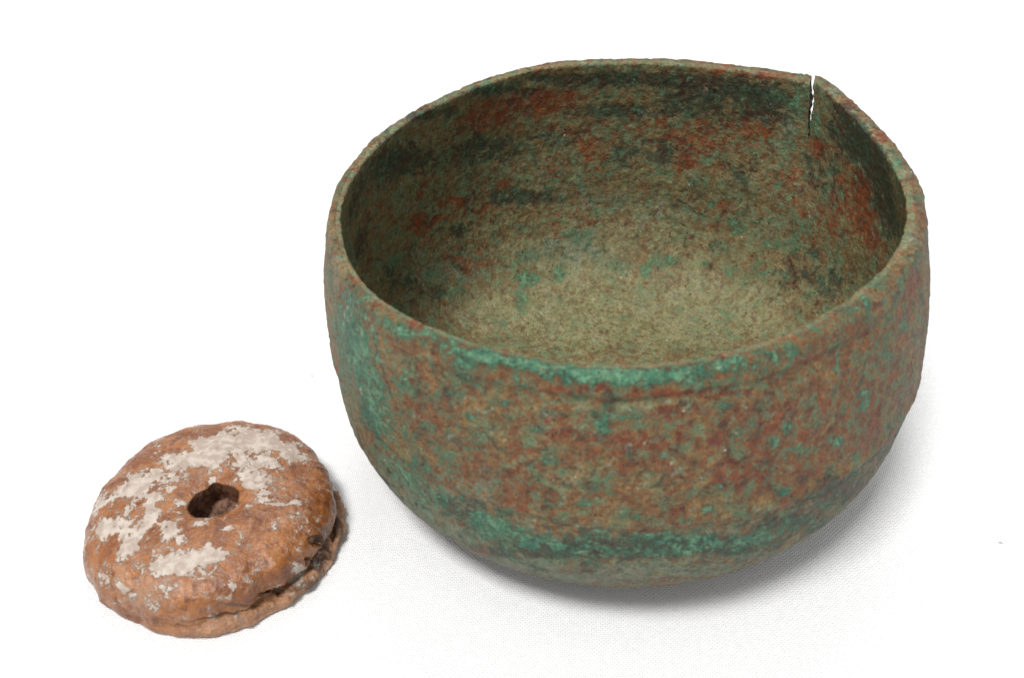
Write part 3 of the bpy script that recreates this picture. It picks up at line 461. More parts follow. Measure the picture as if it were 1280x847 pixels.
WHORL_STAINS = [
('crust',1,(-0.10431,-0.02625,0.01615),(0.00973,0.00078,-0.00076),(0.00131,-0.00615,0.00084),(0.07,0.15,0.99)),
('crust',0.9,(-0.09484,-0.02991,0.01605),(0.00837,0.00153,-0.00151),(0.00075,-0.00408,0.0004),(0.15,0.12,0.98)),
('crust',0.8,(-0.08839,-0.03239,0.01544),(0.00364,0.00109,-0.0011),(0.00037,-0.00229,0.00016),(0.26,0.11,0.96)),
('crust',0.9,(-0.11097,-0.03076,0.01689),(0.00665,-0.00028,0.00027),(0.00123,-0.00538,0.0005),(-0.04,0.08,1.0)),
('crust',0.9,(-0.09987,-0.03749,0.01693),(0.00519,-0.00012,0.00012),(0.00073,-0.00388,4e-05),(-0.02,0.01,1.0)),
('crust',0.7,(-0.09622,-0.04342,0.01698),(0.00338,0.0,-0.0),(0.00059,-0.00336,-8e-05),(0.0,-0.02,1.0)),
('crust',0.8,(-0.11898,-0.03412,0.01657),(0.00667,-0.00042,0.00042),(0.00082,-0.00327,0.00026),(-0.06,0.07,1.0)),
('crust',0.8,(-0.12517,-0.03984,0.0163),(0.00878,-0.00054,0.00056),(0.00069,-0.00267,4e-05),(-0.06,-0.0,1.0)),
('crust',0.8,(-0.12927,-0.04475,0.01595),(0.00665,-0.00067,0.00071),(0.00077,-0.00286,2e-05),(-0.11,-0.02,0.99)),
('crust',0.7,(-0.11622,-0.04285,0.017),(0.00507,1e-05,-1e-05),(0.00045,-0.00198,-4e-05),(0.0,-0.02,1.0)),
('crust',0.8,(-0.13893,-0.04634,0.01151),(0.00437,-0.00299,0.00327),(0.00217,-0.00601,0.0017),(-0.59,0.01,0.8)),
('crust',0.8,(-0.13184,-0.05686,0.0146),(0.00554,-0.0012,0.00137),(0.00117,-0.00419,-7e-05),(-0.26,-0.09,0.96)),
('crust',0.6,(-0.12366,-0.04961,0.0166),(0.00282,-0.00024,0.00026),(0.00068,-0.00257,8e-05),(-0.09,0.01,1.0)),
('crust',0.8,(-0.12135,-0.05445,0.01677),(0.00188,-8e-05,9e-05),(0.00155,-0.00625,-0.0002),(-0.05,-0.04,1.0)),
('crust',0.5,(-0.12333,-0.06166,0.01586),(0.00296,-0.00028,0.00033),(0.0011,-0.00464,-0.00062),(-0.12,-0.16,0.98)),
('crust',0.9,(-0.11455,-0.06141,0.01678),(0.00339,8e-05,-9e-05),(0.00091,-0.00396,-0.00022),(0.03,-0.05,1.0)),
('crust',1.3,(-0.10791,-0.06904,0.0161),(0.00796,-0.00018,0.00022),(0.00037,-0.00195,-0.00036),(-0.03,-0.19,0.98)),
('crust',1.2,(-0.10289,-0.06634,0.0165),(0.00389,0.00022,-0.00026),(0.00029,-0.0017,-0.00039),(0.08,-0.21,0.97)),
('crust',1.2,(-0.11184,-0.0714,0.01532),(0.00601,-0.00027,0.00033),(0.00032,-0.00166,-0.00039),(-0.06,-0.24,0.97)),
('crust',1,(-0.12615,-0.06543,0.01482),(0.00154,-0.00026,0.00031),(0.00108,-0.00499,-0.0013),(-0.24,-0.29,0.93)),
('crust',0.9,(-0.10014,-0.05992,0.01688),(0.0023,0.00034,-0.00039),(0.00018,-0.00111,-0.00024),(0.19,-0.17,0.97)),
('crust',0.9,(-0.09349,-0.04923,0.01711),(0.0023,-3e-05,3e-05),(0.00038,-0.00221,-2e-05),(-0.01,-0.01,1.0)),
('crust',0.9,(-0.08966,-0.05124,0.01686),(0.00331,1e-05,-2e-05),(0.00015,-0.001,-0.00012),(0.01,-0.12,0.99)),
('crust',0.9,(-0.10811,-0.05845,0.01702),(0.00265,-4e-05,5e-05),(0.00021,-0.00088,9e-05),(-0.02,0.1,1.0)),
('crust',1.2,(-0.09735,-0.07512,0.01294),(0.00107,0.00026,-0.00032),(4e-05,-0.00121,-0.00123),(0.36,-0.66,0.66)),
('crust',0.9,(-0.09856,-0.07673,0.01191),(0.00141,0.00038,-0.00049),(-3e-05,-0.00043,-0.00069),(0.38,-0.79,0.48)),
('crust',1.3,(-0.08593,-0.06558,0.00405),(0.0017,0.00115,-0.00144),(0.00023,-0.00239,-0.00116),(0.72,-0.25,0.65)),
('crust',1,(-0.08332,-0.06332,0.00476),(0.00146,0.00065,-0.0008),(-3e-05,-0.00105,-0.00158),(0.56,-0.7,0.45)),
('crust',1.1,(-0.13061,-0.07003,0.01056),(0.00168,-0.0005,0.00062),(0.00011,-0.00194,-0.00194),(-0.42,-0.65,0.63)),
('crust',0.9,(-0.1242,-0.07391,0.01048),(0.00246,-0.00053,0.00068),(-3e-05,-0.00081,-0.00114),(-0.32,-0.77,0.56)),
('crust',0.6,(-0.1078,-0.04164,0.01573),(0.00105,3e-05,-3e-05),(0.00011,-0.00081,-0.00037),(0.04,-0.41,0.91)),
('crust',0.7,(-0.09474,-0.03621,0.01685),(0.00212,0.00012,-0.00013),(0.00036,-0.00197,0.00017),(0.05,0.1,0.99)),
('crust',0.6,(-0.11328,-0.03524,0.01678),(0.00463,-0.00082,0.00083),(0.00063,-0.00266,0.00027),(-0.17,0.06,0.98)),
('film',1,(-0.11666,-0.07738,0.0112),(0.01289,-0.00266,0.00345),(-0.00031,-0.00211,-0.00412),(-0.29,-0.84,0.45)),
('film',0.9,(-0.1226,-0.07196,0.01296),(0.00894,-0.00215,0.00268),(0.00057,-0.00352,-0.00173),(-0.35,-0.46,0.81)),
('film',0.6,(-0.11645,-0.06648,0.01606),(0.00822,-0.0006,0.00072),(0.00102,-0.00455,-0.00058),(-0.1,-0.15,0.98)),
('film',0.7,(-0.08398,-0.05557,0.01559),(0.00543,0.0012,-0.00135),(0.001,-0.00774,-0.00146),(0.27,-0.14,0.95)),
('film',0.7,(-0.09012,-0.04484,0.01666),(0.00716,0.00081,-0.00086),(0.00071,-0.00429,4e-05),(0.12,0.03,0.99)),
('film',0.3,(-0.09702,-0.06404,0.01621),(0.00583,0.0005,-0.00058),(0.00072,-0.0044,-0.00083),(0.11,-0.17,0.98)),
('film',0.9,(-0.10987,-0.03909,0.01674),(0.00646,-0.00011,0.00012),(0.00045,-0.00249,-0.00047),(-0.02,-0.19,0.98)),
('film',1.1,(-0.09999,-0.07868,0.00441),(0.01277,0.00298,-0.00402),(-6e-05,-0.00111,-0.00171),(0.34,-0.79,0.5)),
('film',0.8,(-0.08759,-0.07092,0.00347),(0.0096,0.00179,-0.00231),(0.00016,-0.00174,-0.00096),(0.29,-0.44,0.85)),
('film',0.5,(-0.11162,-0.02334,0.0158),(0.01813,-0.00094,0.0009),(0.00145,-0.00597,0.00119),(-0.04,0.19,0.98)),
('film',0.5,(-0.13508,-0.05161,0.01423),(0.00779,-0.00301,0.00334),(0.00263,-0.00864,0.0006),(-0.41,-0.06,0.91)),
('dirt',1,(-0.07872,-0.05737,0.00521),(0.00228,0.00172,-0.00205),(0.00021,-0.00538,-0.0047),(0.76,-0.41,0.5)),
('dirt',0.9,(-0.07634,-0.0463,0.00517),(0.00112,0.00075,-0.00085),(0.00081,-0.00873,-0.00274),(0.66,-0.17,0.73)),
('dirt',0.8,(-0.08064,-0.06611,0.00311),(0.00399,0.00196,-0.00248),(5e-05,-0.00121,-0.00105),(0.62,-0.5,0.61)),
('dirt',0.9,(-0.0895,-0.06984,0.0056),(0.00548,0.00183,-0.00233),(-4e-05,-0.0004,-0.00077),(0.44,-0.81,0.39)),
('dirt',0.6,(-0.09764,-0.07686,0.00897),(0.00646,0.00384,-0.00501),(-0.00011,-0.0001,-0.00081),(0.53,-0.85,0.04)),
('crust',0.3,(-0.12146,-0.04592,0.0166),(0.02284,0.00077,-0.00082),(0.00245,-0.01301,-0.0039),(0.04,-0.28,0.96)),
('crust',0.22,(-0.10357,-0.02977,0.01652),(0.0193,0.00169,-0.00167),(0.0019,-0.00953,0.00044),(0.08,0.06,0.99)),
('crust',0.32,(-0.11016,-0.06782,0.01614),(0.01621,-0.00104,0.00125),(0.00143,-0.0068,-0.00078),(-0.08,-0.13,0.99)),
('crust',0.28,(-0.09105,-0.04548,0.01673),(0.01023,0.0011,-0.00117),(0.00183,-0.01103,-8e-05),(0.11,0.01,0.99)),
('crust',0.3,(-0.129,-0.05782,0.0151),(0.00911,-0.00193,0.0022),(0.00284,-0.0103,-0.0001),(-0.25,-0.08,0.97)),
('crust',0.2,(-0.08504,-0.05813,0.01544),(0.00766,0.00189,-0.00216),(0.00076,-0.00634,-0.00178),(0.31,-0.22,0.92)),
('crust',0.4,(-0.12014,-0.07574,0.01063),(0.00874,-0.00183,0.00236),(-8e-05,-0.00171,-0.00247),(-0.31,-0.78,0.55)),
('crust',0.4,(-0.07872,-0.05437,0.0127),(0.00101,0.00092,-0.00104),(0.00052,-0.00587,-0.00251),(0.78,-0.18,0.59)),
('crust',0.3,(-0.09643,-0.07685,0.0042),(0.00731,0.00176,-0.00235),(6e-05,-0.00114,-0.00104),(0.37,-0.62,0.69)),
('cavity',1,(-0.07887,-0.05812,0.01051),(0.0012,0.00175,-0.00204),(-7e-05,-0.0009,-0.00175),(0.89,-0.41,0.17)),
('cavity',1,(-0.07781,-0.05897,0.00393),(0.00172,0.00063,-0.00077),(0.00013,-0.00207,-0.00133),(0.5,-0.45,0.74)),
('cavity',0.8,(-0.08154,-0.06154,0.0045),(0.00233,0.00055,-0.00067),(0.00011,-0.00103,-0.00034),(0.32,-0.26,0.91)),
('cavity',0.5,(-0.0905,-0.06997,0.00544),(0.00456,0.00212,-0.00271),(-5e-05,-0.00022,-0.00067),(0.52,-0.82,0.23)),
('cavity',0.7,(-0.07693,-0.05031,0.00493),(0.00088,0.00076,-0.00088),(0.00026,-0.00291,-0.0011),(0.76,-0.17,0.62))]

# ================================================================== SETTING
def build_cloth():
    t = NT("white_woven_cotton")
    mp = t.n.new('ShaderNodeMapping'); t.l.new(t.co, mp.inputs[0])
    mp.inputs['Rotation'].default_value = (0, 0, math.radians(4))
    # slight wander of the threads
    wn = t.n.new('ShaderNodeTexNoise'); wn.inputs['Scale'].default_value = 90; wn.inputs['Detail'].default_value = 2
    t.l.new(mp.outputs[0], wn.inputs['Vector'])
    sub = t.n.new('ShaderNodeVectorMath'); sub.operation = 'MULTIPLY_ADD'
    t.l.new(wn.outputs['Color'], sub.inputs[0]); sub.inputs[1].default_value = (0.0012,) * 3
    t.l.new(mp.outputs[0], sub.inputs[2])
    sep = t.n.new('ShaderNodeSeparateXYZ'); t.l.new(sub.outputs[0], sep.inputs[0])
    pitch = 0.00056
    sx = t.math('SINE', t.math('MULTIPLY', sep.outputs[0], 2 * math.pi / pitch))
    sy = t.math('SINE', t.math('MULTIPLY', sep.outputs[1], 2 * math.pi / pitch))
    # over / under weave
    hx = t.math('SINE', t.math('MULTIPLY', sep.outputs[0], math.pi / pitch))
    hy = t.math('SINE', t.math('MULTIPLY', sep.outputs[1], math.pi / pitch))
    over = t.math('MULTIPLY', hx, hy)
    weave = t.math('ADD', t.math('MULTIPLY', t.math('ADD', sx, sy), 0.3), t.math('MULTIPLY', over, 0.55))
    slub = t.noise(0.0016, 3, 0.6); big = t.noise(0.03, 3)
    amp = t.math('ADD', 0.45, t.math('MULTIPLY', slub, 1.1))
    h = t.math('MULTIPLY', weave, amp)
    h2 = t.math('ADD', h, t.math('MULTIPLY', t.noise(0.0007, 3, 0.7), 1.1))
    t.l.new(t.bump(h2, 0.75, 0.0002), t.bsdf.inputs['Normal'])
    shade = t.math('ADD', 0.5, t.math('MULTIPLY', h2, 0.36), clamp=True)
    c = t.mix(shade, (0.55, 0.565, 0.58, 1), (0.87, 0.87, 0.875, 1))
    c = t.mix(t.math('MULTIPLY', t.ss(big, 0.5, 0.75), 0.12), c, (0.80, 0.795, 0.77, 1))
    t.l.new(c, t.bsdf.inputs['Base Color'])
    t.bsdf.inputs['Roughness'].default_value = 0.95
    t.bsdf.inputs['Specular IOR Level'].default_value = 0.1
    core = np.linspace(-0.5, 0.55, 260)
    ax = np.concatenate([[-2.2, -1.5, -1.0, -0.7], core, [0.75, 1.0, 1.5, 2.2]])
    gx, gy = np.meshgrid(ax, ax, indexing='ij')
    P = np.stack([gx.ravel(), gy.ravel(), np.zeros(gx.size)], 1)
    z = fbm(P, 0.11, 3, 3) * 0.0016 + fbm(P, 0.035, 2, 5) * 0.0003
    keep = np.minimum(sstep(0.07, 0.16, np.hypot(P[:, 0] - 0.0, P[:, 1])), sstep(0.035, 0.08, np.hypot(P[:, 0] + 0.108, P[:, 1] + 0.048)))
    P[:, 2] = z * keep
    n = len(ax); i, j = np.meshgrid(np.arange(n - 1), np.arange(n - 1), indexing='ij'); i = i.ravel(); j = j.ravel()
    F = np.stack([i * n + j, (i + 1) * n + j, (i + 1) * n + j + 1, i * n + j + 1], 1)
    o = mesh_obj("cloth_surface", P, F, t.m)
    o["kind"] = "structure"
    o["label"] = "plain white woven cotton cloth spread under the bowl and the disc"
    o["category"] = "cloth"
build_cloth()

# ================================================================== BOWL
H = 82.0                       # mm
RIM = [(-176.4,71.10),(-166.1,72.94),(-156.4,74.20),(-149.5,75.20),(-143.6,75.79),(-137.4,75.75),(-132.1,75.67),(-127.2,75.09),(-119.6,74.16),(-110.5,72.80),(-101.6,72.27),(-93.3,71.16),(-85.6,69.82),(-78.3,68.83),(-70.4,67.87),(-61.7,67.00),(-53.3,66.50),(-43.0,66.62),(-34.6,67.17),(-23.5,68.54),(-9.9,69.87),(-1.1,70.79),(8.8,71.80),(20.8,74.12),(30.3,77.36),(37.2,80.98),(42.5,83.26),(45.1,82.48),(51.5,79.39),(60.6,75.76),(72.8,73.16),(85.6,71.25),(101.8,70.26),(112.6,69.11),(122.1,67.65),(137.3,66.25),(149.8,66.95),(164.1,68.03),(174.8,69.57)]
TC = 42.8                      # angle of the split in the rim
RM, R0, ZM, EN, EM, BDX, BDY, KP, TA = 80.41, 75.5, 34.78, 2.97, 4.55, 2.28, -2.68, 0.34, 0.98
FLOOR = 3.2

def prof(z, h, rm, r0):
    lo = rm - (rm - r0) * ((ZM - z) / ZM) ** 2
    t = np.clip((z - ZM) / (h - ZM), 0, 1)
    return np.where(z < ZM, lo, rm * np.clip(1 - t ** EN, 0, 1) ** (1 / EM))

def resample(h, rm, r0, z0, step):
    a = np.linspace(0, 1, 6000)
    z = z0 + (h - z0) * (1 - (1 - a) ** 3)           # dense towards the pole
    r = prof(z, h, rm, r0)
    # close the pole with a flat cap
    r[-1] = 0.0
    s = np.concatenate([[0], np.cumsum(np.hypot(np.diff(z), np.diff(r)))])
    n = int(s[-1] / step)
    q = np.linspace(0, s[-1], n)
    # interpolate along the curve; the cap is a straight line in r at z=h
    return np.interp(q, s, z), np.interp(q, s, r), n

def build_bowl():
    # ---- columns, starting and ending at the split
    k = 1040
    base = np.linspace(0, 1, k)
    dens = 1 - 0.65 * (np.exp(-(base / 0.014) ** 2) + np.exp(-((1 - base) / 0.014) ** 2))
    cum = np.concatenate([[0], np.cumsum((dens[1:] + dens[:-1]) / 2)]); cum /= cum[-1]
    thd = TC + 360 * cum
    th = np.radians(thd); n = len(th)
    a = np.array([p[0] for p in RIM]); r = np.array([p[1] for p in RIM])
    o = np.argsort((a - TC) % 360); aa = (a[o] - TC) % 360 + TC; rr = r[o]
    aa = np.concatenate([[TC], aa[aa > TC + .01], [TC + 360]]); rr = np.concatenate([[83.3], rr[-(len(aa) - 2):], [83.3]])
    Rt = np.interp(thd, aa, rr)
    # gentle smoothing that keeps the corner at the split
    for _ in range(60):
        Rt[1:-1] = 0.25 * Rt[:-2] + 0.5 * Rt[1:-1] + 0.25 * Rt[2:]
    uni = np.linspace(0, 2 * np.pi, 720, endpoint=False)
    Ru = np.interp(uni, th - th[0], Rt)
    Fq = np.fft.rfft(Ru) / 720
    lo = np.full(n, Fq[0].real)
    for q in (1, 2, 3): lo += 2 * (Fq[q] * np.exp(1j * q * (th - th[0]))).real
    Rm = Fq[0].real; hi = Rt - lo
    # ---- rows: outer pole -> lip -> inner pole
    LIPZ = 1.55
    zo, ro, no = resample(H, RM, R0, LIPZ, 0.55)
    zi, ri, ni = resample(H - FLOOR, RM - 3.0, R0 - 3.0, LIPZ, 0.55 * (len(zo) and 1))
    m = min(no, ni)
    def redo(h, rm, r0):
        z, r, c = resample(h, rm, r0, LIPZ, 0.55)
        q = np.linspace(0, 1, m); p = np.linspace(0, 1, c)
        return np.interp(q, p, z), np.interp(q, p, r)
    zo, ro = redo(H, RM, R0); zi, ri = redo(H - FLOOR, RM - 3.0, R0 - 3.0)
    nl = 29
    al = np.linspace(0, np.pi, nl + 2)[1:-1]
    zl = LIPZ * (1 - np.sin(al) ** 0.5); fl = 0.5 + 0.5 * np.sign(np.cos(al)) * np.abs(np.cos(al)) ** 0.8
    Z = np.concatenate([zo[::-1], zl, zi]); nr = len(Z)
    rows_out = np.arange(m); rows_lip = m + np.arange(nl); rows_in = m + nl + np.arange(m)
    apex = m + nl // 2
    side = np.zeros(nr); side[rows_out] = 1; side[rows_lip] = fl
    base_out = np.concatenate([ro[::-1], prof(zl, H, RM, R0), ri * 0])
    base_in = np.concatenate([ro[::-1] * 0, prof(zl, H, RM, R0), ri])
    T2, Z2 = np.meshgrid(th, Z, indexing='ij')
    sh = np.clip(Z2 / 40, 0, 1); kf = np.clip(1 - Z2 / 55, 0, 1)
    shape = (Rm + (lo - Rm)[:, None] * (1 + (KP - 1) * sh) + hi[:, None] * kf) / Rm
    bend = TA * np.cos(T2) * (1 - sh)
    # lip band on the outside
    P0 = np.stack([np.cos(T2) * 0.075, np.sin(T2) * 0.075, Z2 * 0.001], 2).reshape(-1, 3)
    wob = fbm(P0 * np.array([1, 1, 0.0]), 0.03, 3, 11).reshape(T2.shape)
    deg = (np.degrees(T2) + 180) % 360 - 180
    bandamp = 0.2 + 0.6 * np.exp(-((deg + 85) / 50.0) ** 4)
    bw = 5.0 + 0.8 * wob
    band = bandamp * (1 - sstep(-0.9, 0.9, Z2 - bw)) - 0.25 * bandamp * np.exp(-((Z2 - bw - 1.6) / 1.3) ** 2)
    # ridge low on the outside
    rz = 38.5 + 1.2 * wob + 1.6 * np.cos(T2)
    ridge = 0.35 * np.exp(-((Z2 - rz + 0.9) / 1.3) ** 2) - 0.35 * sstep(-0.2, 2.0, Z2 - rz) * (1 - sstep(8, 20, Z2 - rz))
    rout = base_out[None] * shape + bend + band + ridge * (Z2 > 25)
    # inner wall: thick at the lip, thin below
    thick = 3.0 + (1.0 + 0.94 * np.cos(T2) + 0.3 * wob) * (1 - sstep(1.5, 28, Z2))
    rin_wall = np.where(Z2 < ZM, (prof(Z2, H, RM, R0) - thick), base_in[None]) * shape + bend
    ringr = 42.0
    R = np.where(side[None] == 1, rout, np.where(side[None] == 0, rin_wall, 0))
    f2 = np.broadcast_to(side[None], T2.shape); ml = (f2 > 0) & (f2 < 1)
    lipo = base_out[None] * shape + bend + band
    lipi = (prof(Z2, H, RM, R0) - thick) * shape + bend
    R = np.where(ml, lipi + (lipo - lipi) * f2, R)
    X = np.stack([R * np.cos(T2) + BDX * sh, R * np.sin(T2) + BDY * sh, H - Z2], 2)
    # rim height undulates a little
    X[:, :, 2] += (wob * 0.55) * (1 - sstep(0, 25, Z2))
    # inner floor: faint raised ring and a soft hollow in the middle
    ir = np.hypot(X[:, :, 0] - BDX, X[:, :, 1] - BDY)
    isin = (f2 == 0)
    X[:, :, 2] += np.where(isin, 0.3 * np.exp(-((ir - 56 - 1.5 * wob) / 3.0) ** 2) * sstep(60, 74, Z2), 0)
    X *= 0.001
    # ---- relief of the corroded metal
    N = grid_normals(X)
    PF = X.reshape(-1, 3)
    n1 = fbm(PF, 0.022, 2, 1); n2 = fbm(PF, 0.0065, 3, 2); n3 = fbm(PF, 0.0022, 2, 3)
    rough_in = paint(PF, N.reshape(-1, 3), BOWL_STAINS, 'rough')
    ff = f2.reshape(-1)
    inn = (ff == 0)
    floor_m = np.where(inn, sstep(62, 73, Z2.reshape(-1)), 0)
    amp2 = np.where(inn, 0.28, 0.19) * (1 - 0.65 * floor_m) + 0.25 * rough_in
    amp3 = np.where(inn, 0.22, 0.27) * (1 - 0.4 * floor_m) + 0.10 * rough_in
    pit = -sstep(0.35, 0.75, fbm(PF, 0.0030, 2, 9)) * (np.where(inn, 0.16, 0.26) * (1 - 0.7 * floor_m) + 0.35 * rough_in)
    step = paint(PF, N.reshape(-1, 3), BOWL_STAINS, 'step')
    disp = (0.32 * n1 + amp2 * n2 + amp3 * n3 + pit - 0.5 * step) * 0.001
    lipf = ((ff > 0) & (ff < 1)) | ((Z2.reshape(-1) < 6.5) & (ff == 1))
    chip = sstep(0.25, 0.55, fbm(PF, 0.0045, 3, 14, .6))
    disp = np.where(lipf, disp + 0.0002 * n2 + 0.00006 * n3 - 0.00016 * chip, disp)
    under = np.where((ff == 1), sstep(72, 81.5, Z2.reshape(-1)), 0)
    disp *= (1 - 0.9 * under)
    # no relief jump where first and last column meet
    D = disp.reshape(n, nr)
    X = X + N * D[:, :, None]
    # seam closes exactly
    X[-1] = X[0]
    # ---- the split in the rim
    zz = np.broadcast_to(Z[None], (n, nr))
    jag = 0.20 * np.sin(Z * 0.6 + 0.4) + 0.10 * np.sin(Z * 2.9 + 1.1) + 0.07 * np.sin(Z * 6.7) + 0.02 * Z + 0.9
    wid = (0.50 + 0.10 * sstep(0, 6, Z)) * (1 - sstep(5, 21, Z)) + 0.12 * (1 - sstep(18, 23, Z))
    wid = np.where(Z < 23, wid + 0.10 * np.sin(Z * 2.3) * (Z < 19), 0); wid = np.clip(wid, 0, None)
    dep = side * (5.3 - 1.6 * sstep(3, 9, Z)) * math.tan(math.radians(31))                      # the break runs obliquely through the wall
    depfade = 1 - sstep(24, 34, Z)
    arc0 = (thd - TC) * math.pi / 180 * 80.0                             # mm along the wall
    arc1 = (thd - TC - 360) * math.pi / 180 * 80.0
    fall0 = np.exp(-(arc0 / 5.0) ** 2); fall1 = np.exp(-(arc1 / 5.0) ** 2)
    tang = np.array([-math.sin(math.radians(TC)), math.cos(math.radians(TC)), 0])
    shift = (fall0[:, None] * (jag + dep)[None] * depfade[None] + fall1[:, None] * (jag + dep)[None] * depfade[None]
             + np.exp(-(arc0 / 2.2) ** 2)[:, None] * wid[None] - np.exp(-(arc1 / 2.2) ** 2)[:, None] * wid[None])
    X = X + tang * (shift * 0.001)[:, :, None]
    # right-hand edge stands a little inward of the left-hand one
    rad = np.array([math.cos(math.radians(TC)), math.sin(math.radians(TC)), 0])
    X -= rad * (0.0001 * np.exp(-(arc1 / 9.0) ** 2)[:, None] * (1 - sstep(6, 23, Z))[None])[:, :, None]
    # worn corners of the lip beside the split
    near = np.exp(-(arc0 / 1.3) ** 2) + np.exp(-(arc1 / 1.3) ** 2)
    X[:, :, 2] -= 0.0004 * near[:, None] * (1 - sstep(0, 4, Z))[None]
    X[:, :, 2] += 0.0009 * np.exp(-((arc1 + 2.0) / 4.5) ** 2)[:, None] * (1 - sstep(2, 18, Z))[None] * (arc1 > -40)[:, None]
    X[:, :, 2] -= X[:, :, 2].min()
    N = grid_normals(X)
    # ---- faces
    idx = np.arange(n * nr).reshape(n, nr)
    closed = wid <= 1e-9
    idx[-1, closed] = idx[0, closed]
    A = idx[:-1, :-1].ravel(); B = idx[1:, :-1].ravel(); Cc = idx[1:, 1:].ravel(); D_ = idx[:-1, 1:].ravel()
    F = np.stack([A, B, Cc, D_], 1)
    frow = np.broadcast_to(np.arange(nr - 1)[None], (n - 1, nr - 1)).ravel()
    # poles
    F = np.concatenate([F])
    # broken faces of the split
    ext = []; exrow = []
    for q in range(0, apex):
        jo, ji = apex - q, apex + q
        if jo - 1 < 0 or ji + 1 >= nr: break
        if closed[jo] or closed[ji]: break
        for col, flip in ((0, 0), (n - 1, 1)):
            f = [idx[col, jo], idx[col, jo - 1], idx[col, ji + 1], idx[col, ji]]
            if q == 0: f = [idx[col, jo], idx[col, jo - 1], idx[col, ji + 1], idx[col, ji + 1]]
            if flip: f = f[::-1] if f[2] != f[3] else [f[1], f[0], f[2], f[2]]
            ext.append(f); exrow.append(jo)
    F = np.concatenate([F, np.array(ext)]); frow = np.concatenate([frow, np.array(exrow)])
    V = X.reshape(-1, 3); Nf = N.reshape(-1, 3)
    # drop the zero-size quads at the two poles
    ok = (frow > 0) & (frow < nr - 2)
    F = F[ok]; frow = frow[ok]
    # close the poles with a fan
    pole = []
    V = np.concatenate([V, [V[0], V[nr - 1]]]); Nf = np.concatenate([Nf, [[0, 0, -1], [0, 0, 1]]])
    V[-2] = X[:, 1].mean(0); V[-1] = X[:, nr - 2].mean(0)
    po, pi = len(V) - 2, len(V) - 1
    c0 = idx[:-1, 1]; c1 = idx[1:, 1]; F = np.concatenate([F, np.stack([np.full(n - 1, po), c1, c0, c0], 1)])
    frow = np.concatenate([frow, np.full(n - 1, 0)])
    c0 = idx[:-1, nr - 2]; c1 = idx[1:, nr - 2]; F = np.concatenate([F, np.stack([np.full(n - 1, pi), c0, c1, c1], 1)])
    frow = np.concatenate([frow, np.full(n - 1, nr - 2)])
    # ---- pigments
    zrow = np.concatenate([np.broadcast_to(Z[None], (n, nr)).ravel(), [H, H]])
    srow = np.concatenate([ff, [1, 0]])
    att = {}
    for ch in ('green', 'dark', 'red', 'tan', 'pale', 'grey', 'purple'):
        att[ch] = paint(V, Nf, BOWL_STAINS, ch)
    att['grey'] += 0.55 * sstep(38, 43, zrow) * (srow == 1)
    att['dark'] += 0.30 * sstep(38.5, 40, zrow) * (1 - sstep(44, 60, zrow)) * (srow == 1)
    att['inside'] = (srow < 0.5).astype(np.float32)
    att['depth'] = zrow / H
    att['lip'] = np.where(((srow > 0) & (srow < 1)) | ((zrow < 6.6) & (srow >= .999)), 1.0, 0.0)
    att['floor'] = np.where(srow == 0, sstep(64, 74, zrow), 0)
    att['broad'] = fbm(V, 0.03, 3, 21)
    mat = bowl_material()
    root = bpy.data.objects.new("bronze_bowl", None); C.objects.link(root); root.empty_display_size = 0.02
    root["label"] = "round bronze bowl with mottled green and red-brown patina and a cracked rim"
    root["category"] = "bowl"
    org = np.zeros(3)
    rb = rows_out[np.nonzero(zo[::-1] < 6.8)[0][0]]; re = rows_in[np.nonzero(zi > 3.0)[0][0]]
    bb = rows_out[np.nonzero(zo[::-1] < 64.0)[0][0]]; be = rows_in[np.nonzero(zi > 70.0)[0][0]]
    rim_s = (frow >= rb) & (frow < re)
    base_s = (frow < bb) | (frow >= be)
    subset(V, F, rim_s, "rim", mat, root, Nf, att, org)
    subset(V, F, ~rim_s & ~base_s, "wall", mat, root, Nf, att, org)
    subset(V, F, base_s, "base", mat, root, Nf, att, org)

